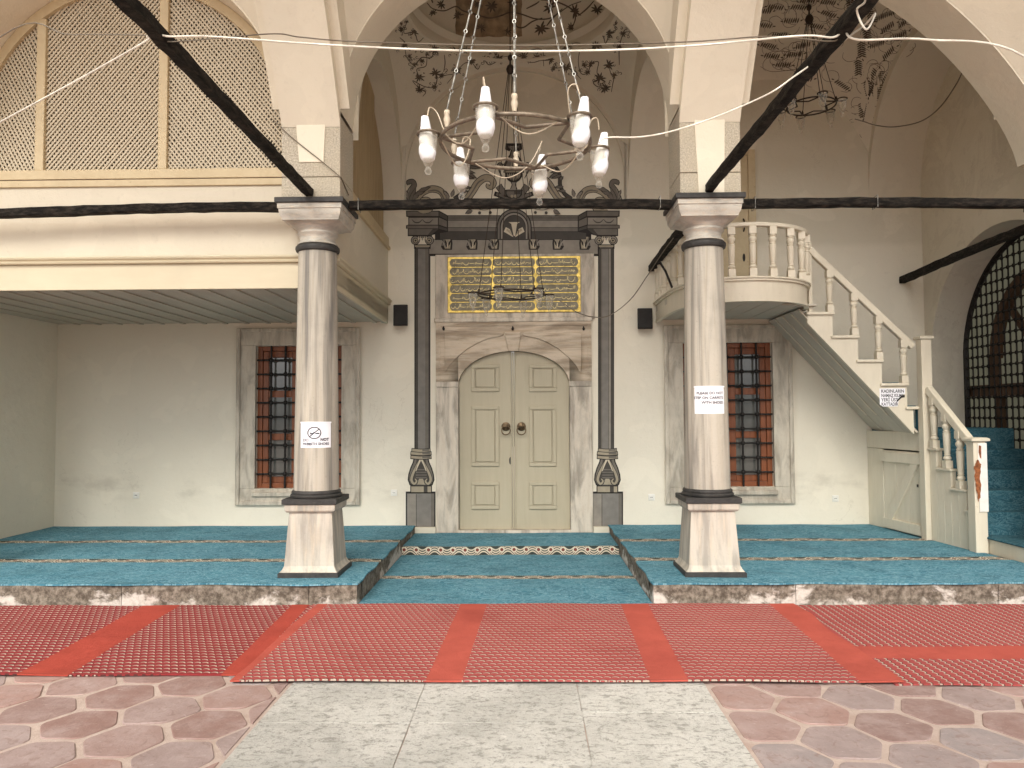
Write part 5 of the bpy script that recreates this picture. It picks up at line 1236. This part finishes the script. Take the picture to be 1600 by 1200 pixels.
# ---- chandeliers
def chandelier(c, r, hubz, topz, label, th0, ringmat, glass_s, bulb, chained, tilt=0):
    cx, cyy, cz = c; t = thing('ring_chandelier', (cx, cyy, cz), label, 'chandelier', 'ring chandeliers with glass oil-lamp cups')
    s = glass_s; tr = .0112 if chained else .009
    tz = lambda x, y: (x-cx)*-tilt
    q = MB(); q.tube([(cx+r*math.cos(2*PI*i/48), cyy+r*math.sin(2*PI*i/48), cz+tz(cx+r*math.cos(2*PI*i/48), 0)) for i in range(48)], tr, 8, closed=True); q.build('ring', ringmat, t, smooth=60)
    for k in range(6):
        a = math.radians(th0+60*k); a2 = math.radians(th0+60*k+60); am = math.radians(th0+60*k+30)
        P = lambda an, rad, dz=0: Vector((cx+rad*math.cos(an), cyy+rad*math.sin(an), cz+tz(cx+rad*math.cos(an), 0)+dz))
        q = MB(); q.tube([P(a, r), P(am, r*.60)], tr*.85, 8); q.tube([P(am, r*.60), P(a2, r)], tr*.85, 8); q.build('inner_bar', ringmat, t, smooth=60)
        hr = .062*s; hc = P(a, r+hr+.012*s)
        q = MB(); q.tube([hc+Vector((hr*math.cos(2*PI*i/24), hr*math.sin(2*PI*i/24), .012*s)) for i in range(24)], .0085*s, 6, closed=True); lp = q.build('lamp_holder', ringmat, t, smooth=60)
        q = MB(); q.lathe([(.003, -.228*s), (.017*s, -.222*s), (.021*s, -.206*s), (.016*s, -.192*s), (.011*s, -.184*s), (.022*s, -.174*s), (.040*s, -.130*s), (.050*s, -.070*s), (.055*s, .0), (.057*s, .022*s), (.054*s, .022*s), (.048*s, -.065*s), (.038*s, -.125*s), (.020*s, -.168*s), (.003, -.175*s)], hc, 20, cap=False); q.build('glass_cup', 'clearglass', lp, smooth=60)
        if bulb:
            lean = Vector((math.cos(a)*.012+.004, math.sin(a)*.006, 0)); q = MB(); prof = [(.004, .115), (.019, .112), (.022, .09), (.030, .03), (.040, -.02), (.037, -.05), (.044, -.075), (.045, -.10), (.036, -.135), (.018, -.150), (.003, -.153)]
            n = 16; q.loft([[(hc.x + lean.x*(z+.15)*8 + rr_*math.cos(2*PI*j/n), hc.y + lean.y*(z+.15)*8 + rr_*math.sin(2*PI*j/n), hc.z+z*s) for j in range(n)] for rr_, z in prof]); q.build('bulb', 'whitebulb', lp, smooth=60)
        am2 = a + .30 if chained else a
        top = Vector((cx, cyy, hubz)) + Vector((.02*math.cos(am2), .02*math.sin(am2), 0)); bt = P(am2, r)
        if chained:
            q = MB(); q.lathe([(.010, 0), (.014, .02), (.018, .04), (.012, .062), (.016, .070), (.014, .085), (.004, .09)], bt+Vector((0, 0, .01)), 10); q.build('knob', 'knob', t, smooth=60)
            q = MB(); b2 = bt+Vector((0, 0, .10)); L_ = (top-b2).length; n = int(L_/.105)
            for i in range(n):
                a0, a1 = b2.lerp(top, i/n), b2.lerp(top, (i+.86)/n); q.tube([a0, a1], .0042, 5); e = b2.lerp(top, (i+.93)/n)
                q.tube([e + Vector((.008*math.cos(2*PI*j/8), 0 if i % 2 else .008*math.cos(2*PI*j/8), .010*math.sin(2*PI*j/8))) for j in range(8)], .0028, 4, closed=True)
            q.build('chain', 'chain', t, smooth=60, kind='stuff')
        else:
            q = MB(); q.tube([bt, bt.lerp(top, .15), top], .0045, 5); q.build('hanging_rod', 'darkmetal', t, smooth=60)
            q = MB(); q.lathe([(.006, 0), (.012, .01), (.014, .03), (.008, .05), (.005, .06)], bt, 8); q.build('knob', 'darkmetal', t, smooth=60)
    q = MB(); q.lathe([(.004, -.06), (.035, -.045), (.05, 0), (.035, .04), (.012, .06), (.010, .10), (.026, .12), (.03, .15), (.018, .17), (.004, .175)], (cx, cyy, hubz), 16); q.build('hub', 'darkmetal', t, smooth=60)
    q = MB(); q.tube([(cx, cyy, hubz+.17), (cx, cyy, topz)], .007, 6); q.build('hanging_rod', 'darkmetal', t)
    return t
ch1 = chandelier((-.045, 3.9, 3.085), .395, 4.72, 6.9, 'large pale bronze ring chandelier with white bulbs in glass cups hung nearest', 13, 'ringbronze', .89, True, True, .018)
chandelier((-.155, 8.64, 3.05), .385, 5.72, 7.6, 'dark ring chandelier with six glass cups in front of the gilded inscription', 13, 'darkmetal', .92, False, False)
chandelier((3.36, 8.66, 5.24), .27, 6.28, 6.71, 'small dark ring chandelier with glass cups under the fern-painted vault', 30, 'darkmetal', .86, False, False)
# wiring of the big chandelier
q = MB(); cx, cyy, cz = -.045, 3.9, 3.085
def cable(name, pts, r, mat, label, k=8, grp=None):
    q = MB(); q.tube(catmull([Vector(p) for p in pts], k), r, 6); return q.build(name, mat, smooth=60, label=label, cat='cable', group=grp)
for k in range(6):
    a = math.radians(13+60*k); a2 = math.radians(13+60*k+60); P = lambda an, rad, dz: (cx+rad*math.cos(an), cyy+rad*math.sin(an), cz+dz)
    q = MB(); q.tube(catmull([Vector(P(a, .465, .112)), Vector(P(a-.03, .45, .165)), Vector(P(a-.06, .41, .14)), Vector(P(a+.12, .37, -.0)), Vector(P(a+.5, .34, -.075)), Vector(P(a2-.12, .385, .0)), Vector(P(a2, .395, .02))], 5), .0034, 5); q.build('lamp_wire', 'knob', ch1, smooth=60)
# ---- cables strung between the beams
BL, BR = Vector((-1.985, 3.93, 3.68)), Vector((1.69, 3.86, 3.60))
cable('cable', [(-5.6, 6.3, 3.66), (-3.36, 4.8, 3.655), BL+Vector((-.16, .10, .025)), BL+Vector((-.05, 0, .03)), BL+Vector((0, -.02, .06)), BL+Vector((.055, 0, .03)), aty(330, 57, 3.93), aty(480, 68, 3.92), aty(650, 77, 3.9), aty(800, 80, 3.9), aty(960, 78, 3.9), aty(1100, 70, 3.88), aty(1250, 56, 3.87), BR+Vector((-.06, .03, .03)), BR+Vector((0, .03, .065)), BR+Vector((.06, .0, .0)), aty(1450, 62, 4.02), aty(1600, 88, 4.2), (4.0, 5.2, 3.55)], .0056, 'cablewhite', 'thick white cable strung across between the two overhead beams')
cable('cable', [(-5.6, 6.25, 3.9), aty(0, 58, 4.3), aty(110, 54, 4.1), BL+Vector((-.05, .05, .06)), BL+Vector((.055, .06, .03)), aty(420, 53, 4.0), aty(470, 58, 4.0), aty(560, 65, 4.0), aty(800, 71, 4.0), aty(1060, 66, 3.98), aty(1200, 57, 3.97), BR+Vector((-.06, .09, .04)), BR+Vector((.0, .09, .06))], .0036, 'cabledark', 'thin brown wire strung just above the white cable')
cable('cable', [aty(936, 222, 3.9), aty(950, 215, 3.9), aty(1000, 214, 3.95), aty(1050, 205, 4.05), aty(1120, 182, 4.2), aty(1200, 147, 4.25), aty(1240, 120, 4.27), aty(1280, 92, 4.28), aty(1330, 55, 3.95), aty(1352, 38, 3.8), BR+Vector((.055, -.2, .03)), BR+Vector((.0, -.22, -.06)), BR+Vector((-.057, -.25, .02)), aty(1352, 0, 3.3), aty(1340, -40, 3.1)], .0048, 'cablewhite', 'cream cable from the large chandelier up to the overhead beam')
cable('cable', [aty(1336, 186, 8.66), aty(1350, 190, 8.7), aty(1370, 196, 8.8), aty(1400, 198, 9.0), aty(1440, 189, 9.0), aty(1470, 166, 8.9), aty(1495, 130, 8.8), aty(1509, 102, 8.7), aty(1515, 105, 8.68)], .007, 'cabledark', 'thin brown cable sagging from the small chandelier to the end wall')
cable('cable', [aty(872, 468, 8.64), aty(900, 487, 8.8), aty(925, 495, 9.2), aty(952, 493, 9.5), aty(985, 468, 9.4), aty(1012, 430, 9.0), aty(1035, 395, 8.5), aty(1052, 372, 8.1)], .0055, 'cabledark', 'thin wire sagging from the inscription chandelier to the beam')
cable('cable', [aty(427, 187, 6.775), aty(455, 214, 6.775), aty(500, 250, 6.775), aty(530, 275, 6.775), (-1.694, 6.82, aty(531, 277, 6.8).z-.004), (-1.692, 7.1, 3.78)], .0045, 'cabledark', 'short thin wire slanting across the stone block above the column')
for k, (x, y, z) in enumerate(((-1.56, 6.98, 3.642), (1.27, 6.98, 3.634), (2.15, 6.98, 3.618), (3.28, 6.98, 3.62))):
    q = MB(); h = .0535; q.tube([(x, y-h-.004, z-.052), (x, y+h, z-.052), (x, y+h, z+.055), (x, y-h-.004, z+.055)], .004, 5, closed=True)
    q.build('wire_tie', 'chain', label=['wire tie round the beam end by the gallery', 'wire tie round the doorway beam by the stair column', 'wire tie on the stair beam beside the column', 'wire tie halfway along the beam above the stair'][k], cat='wire tie', group='wire ties on the beams')

# ---- gilded inscription
def ins():
    Y = YF-.041; A, B = aty(699.5, 402, Y), aty(907.5, 487.5, Y); x0, x1, z1, z0 = A.x, B.x, A.z, B.z
    t = thing('inscription_panel', ((x0+x1)/2, Y, z0), 'gilded Ottoman inscription panel in three columns of six lines above the door', 'inscription')
    q = MB(); q.box(x0, x1, Y-.022, Y-.0005, z0, z1); q.build('gilt_plate', 'gold', t, bevel=.004)
    m_ = .024; W = (x1-x0-2*m_)/3; Hh = (z1-z0-2*m_)/6; rr = random.Random(11); tx = MB(); yt = Y-.030
    def rib(pts, ws):
        P = catmull([Vector(p) for p in pts], 4); n = len(P); Lf, Rt = [], []
        for i in range(n):
            d = (P[min(i+1, n-1)]-P[max(i-1, 0)]); d = d.normalized() if d.length else Vector((1, 0)); nn = Vector((-d.y, d.x)); f = i/(n-1)*(len(ws)-1); k = min(int(f), len(ws)-2); w = ws[k]+(ws[k+1]-ws[k])*(f-k); Lf.append(P[i]+nn*w/2); Rt.append(P[i]-nn*w/2)
        tx.add([(p.x, yt, p.y) for p in Lf] + [(p.x, yt, p.y) for p in Rt], [(i, i+1, n+i+1, n+i) for i in range(n-1)])
    for c in range(3):
        for r in range(6):
            a, b_ = x0+m_+W*c+.006, x0+m_+W*(c+1)-.006; zc = z1-m_-Hh*(r+.5); h = Hh/2-.0055
            e = .028; poly = [(a+e*.2, zc-h*.45), (a+e, zc-h), (b_-e, zc-h), (b_-e*.2, zc-h*.45), (b_, zc), (b_-e*.2, zc+h*.45), (b_-e, zc+h), (a+e, zc+h), (a+e*.2, zc+h*.45), (a, zc)]
            q = MB(); q.prism(poly, 'y', Y-.028, Y-.0225); q.build('cartouche', 'insfield', t, bevel=.002)
            x = b_-.045; sc_ = h*.9
            while x > a+.05:
                kind = rr.random(); zb = zc - sc_*.25 + rr.uniform(-.1, .1)*sc_
                if kind < .28: rib([(x, zb+sc_*.95), (x-.004, zb+sc_*.3), (x-.003, zb)], [.0075, .006, .003]); x -= .014
                elif kind < .52:
                    w = rr.uniform(.04, .075); rib([(x, zb+sc_*.35), (x-w*.15, zb-sc_*.15), (x-w*.55, zb-sc_*.38), (x-w*.9, zb-sc_*.1), (x-w, zb+sc_*.3)], [.003, .007, .009, .006, .003]); x -= w+.006
                    if rr.random() < .6: rib([(x+w*.5, zb+sc_*.35), (x+w*.5-.008, zb+sc_*.28)], [.006, .006])
                elif kind < .66:
                    w = rr.uniform(.05, .10); rib([(x, zb+sc_*.05), (x-w*.5, zb-sc_*.04), (x-w, zb+sc_*.08)], [.004, .008, .004]); x -= w
                elif kind < .85:
                    rib([(x, zb), (x-.008, zb+sc_*.4), (x-.020, zb+sc_*.32), (x-.016, zb+.0), (x-.03, zb-sc_*.05)], [.006, .005, .005, .006, .003]); x -= .032
                else:
                    rib([(x, zb+sc_*.2), (x-.012, zb-sc_*.1), (x-.03, zb-sc_*.5)], [.007, .006, .002]); x -= .028
                if rr.random() < .35: d = rr.choice((-.75, .95)); rib([(x+.012, zb+sc_*d), (x+.004, zb+sc_*d-.005)], [.006, .006])
    tx.build('lettering', 'goldtext', t, recalc=False, kind='stuff')
    return t
ins()

# ---- loudspeakers
def speaker(u0, v0, u1, v1, label):
    Yc = YF-.09; A, B = aty(u0, v0, YF-.16), aty(u1, v1, YF-.16); x0, x1, z1, z0 = A.x, B.x, A.z, B.z; cx = (x0+x1)/2
    t = thing('loudspeaker', (cx, YF-.1, z0), label, 'speaker', 'small black wall speakers')
    q = MB(); ins_ = .018
    q.loft([[(x0+ins_, YF-.045, z0+.012), (x1-ins_, YF-.045, z0+.012), (x1-ins_, YF-.045, z1-.004), (x0+ins_, YF-.045, z1-.004)], [(x0, YF-.15, z0), (x1, YF-.15, z0), (x1, YF-.15, z1), (x0, YF-.15, z1)], [(x0, YF-.165, z0), (x1, YF-.165, z0), (x1, YF-.165, z1), (x0, YF-.165, z1)]]); q.build('cabinet', 'black', t, bevel=.010)
    q = MB(); q.box(x0+.009, x1-.009, YF-.178, YF-.1655, z0+.012, z1-.010); q.build('front_cloth', 'speakercloth', t, bevel=.006)
    q = MB(); q.box(cx-.03, cx+.03, YF-.044, YF-.001, (z0+z1)/2-.03, (z0+z1)/2+.03); q.build('bracket', 'black', t, bevel=.004)
speaker(614.5, 476, 637, 509, 'small black speaker on the wall beside the gallery corner')
speaker(996, 481.5, 1020, 514, 'small black speaker on the wall below the balcony end')
# ---- wall sockets
for u, v, lb in ((212.5, 774, 'white wall socket low on the bare wall under the gallery'), (615.5, 770, 'white wall socket between gallery window and painted pedestal'), (1018, 777, 'white wall socket between painted pedestal and stair column'), (1305.5, 779, 'white wall socket low on the wall beneath the stair')):
    c = aty(u, v, YF-.01); t = thing('wall_socket', (c.x, YF, c.z-.043), lb, 'socket', 'white wall sockets')
    q = MB(); q.box(c.x-.043, c.x+.043, YF-.011, YF-.0005, c.z-.043, c.z+.043); q.build('plate', 'plasticwhite', t, bevel=.005)
    q = MB(); q.lathe([(.026, 0), (.027, .006), (.021, .007), (.020, .001), (.002, .001)], (0, 0, 0), 20); q.v = [(c.x+x, YF-.0112-z, c.z+y) for x, y, z in q.v]; q.build('outlet_ring', 'plasticwhite', t, smooth=40)
    q = MB()
    for s in (-1, 1): q.prism([(c.x+s*.009+.004*math.cos(k*PI/4), c.z+.004*math.sin(k*PI/4)) for k in range(8)], 'y', YF-.0135, YF-.0123)
    q.box(c.x-.018, c.x+.018, YF-.0133, YF-.0124, c.z-.002, c.z+.002); q.build('contact_holes', 'ink', t, kind='stuff')

# ---- notices
def text_tris(body, size, align='LEFT', bold=0):
    cu = bpy.data.curves.new('txt', 'FONT'); cu.body = body; cu.size = size; cu.align_x = align; cu.resolution_u = 3; cu.offset = bold
    o = bpy.data.objects.new('txt', cu); col.objects.link(o); dg = bpy.context.evaluated_depsgraph_get(); ev = o.evaluated_get(dg); me = ev.to_mesh()
    V = [tuple(v.co[:2]) for v in me.vertices]; F = [tuple(p.vertices) for p in me.polygons]; ev.to_mesh_clear()
    bpy.data.objects.remove(o, do_unlink=True); bpy.data.curves.remove(cu); return V, F
def notice_on_column(cx, ang0, z0, z1, wid, label, items):
    rad = .209-.031*(((z0+z1)/2-.965)/2.24)**1.15 + .0035; h = z1-z0
    f = lambda x, y, d=0: (cx+(rad+d)*math.sin(ang0+x/rad), CY-(rad+d)*math.cos(ang0+x/rad), z0+y)
    t = thing('paper_notice', f(0, 0), label, 'notice', 'paper notices')
    q = MB(); q.grid(lambda u, v: f((u-.5)*wid, v*h, .0015*math.sin(u*7+v*3)), 24, 4); n = len(q.v); q.build('sheet', 'paper', t, smooth=60, recalc=False)
    q = MB(); q.grid(lambda u, v: f((u-.5)*wid*1.02, h-.004+v*.014, .004), 24, 1); q.build('sleeve_edge', 'paper', t, smooth=60, recalc=False)
    for body, size, x, y, al, bold in items:
        V, F = text_tris(body, size, al, bold); q = MB(); q.add([f(x+a, y+b_, .0036) for a, b_ in V], F); q.build('lettering', 'ink', t, recalc=False, kind='stuff')
    return t, f
t, f = notice_on_column(COLX[1], .22, 1.362, 1.592, .292, 'white notice with a crossed-out shoe symbol on the gallery column', [('DO', .036, -.118, .060, 'LEFT', .0006), ('NOT', .036, .122, .064, 'RIGHT', .0014), ('PRESS', .034, -.120, .024, 'LEFT', .0004), ('WITH SHOES', .034, .124, .026, 'RIGHT', .0006)])
q = MB(); R0, R1 = .056, .048; n = 36; q.add([f(-.012+r*math.cos(2*PI*i/n)*1.12, .138+r*math.sin(2*PI*i/n), .0036) for r in (R0, R1) for i in range(n)], [(i, (i+1) % n, n+(i+1) % n, n+i) for i in range(n)])
q.add([f(*p, .0036) for p in ((-.056, .107), (-.050, .101), (.033, .168), (.027, .174))], [(0, 1, 2, 3)])
q.add([f(*p, .0034) for p in ((-.050, .126), (-.02, .128), (-.010, .140), (-.012, .152), (-.022, .138), (-.042, .136), (-.050, .146))], [tuple(range(7))])
q.add([f(*p, .0034) for p in ((-.002, .127), (.034, .127), (.034, .136), (.020, .139), (-.002, .136))], [tuple(range(5))])
q.build('shoe_symbol', 'ink', t, recalc=False, kind='stuff')
notice_on_column(COLX[2], -.045, 1.655, 1.900, .290, 'white notice asking not to step on carpets, on the stair column', [('PLEASE DO NOT', .0335, .128, .178, 'RIGHT', .0006), ('STEP ON CARPETS', .0335, .128, .135, 'RIGHT', .0006), ('WITH SHOES!', .0335, .128, .092, 'RIGHT', .0006)])
Yn = UY-.027
A, B = aty(1374, 607, Yn), aty(1414.5, 635, Yn); w, h = B.x-A.x, A.z-B.z
t = thing('paper_notice', (A.x+w/2, Yn, B.z), 'torn white Turkish notice fixed to the stair side', 'notice', 'paper notices')
q = MB(); q.prism([(A.x, A.z), (B.x, A.z), (B.x, A.z-h*.30), (B.x-w*.12, A.z-h*.36), (B.x-w*.25, A.z-h*.62), (B.x-w*.30, B.z), (A.x+w*.12, B.z), (A.x, B.z+h*.1)], 'y', Yn-.003, Yn-.0005); q.build('sheet', 'paper', t)
q = MB(); q.prism([(B.x-w*.02, A.z-h*.36), (B.x-w*.02, A.z-h*.50), (B.x-w*.14, A.z-h*.52), (B.x-w*.36, A.z-h*.80), (B.x-w*.33, A.z-h*.66), (B.x-w*.15, A.z-h*.40)], 'y', Yn-.006, Yn-.0032); q.build('torn_tape', 'black', t)
for k, body in enumerate(('KADINLARIN', 'NAMAZ KILMA', 'YER\u0130 \u00dcST', 'KATTADIR')):
    V, F = text_tris(body, h*.25, 'LEFT', .0012); mx_ = max(v[0] for v in V); s = min(1, w*.90/mx_) if k < 2 else min(1, w*.66/mx_)
    q = MB(); q.add([(A.x+w*.06+a*s, Yn-.0036, A.z-h*(.235+.24*k)+b_) for a, b_ in V], F); q.build('lettering', 'ink', t, recalc=False, kind='stuff')
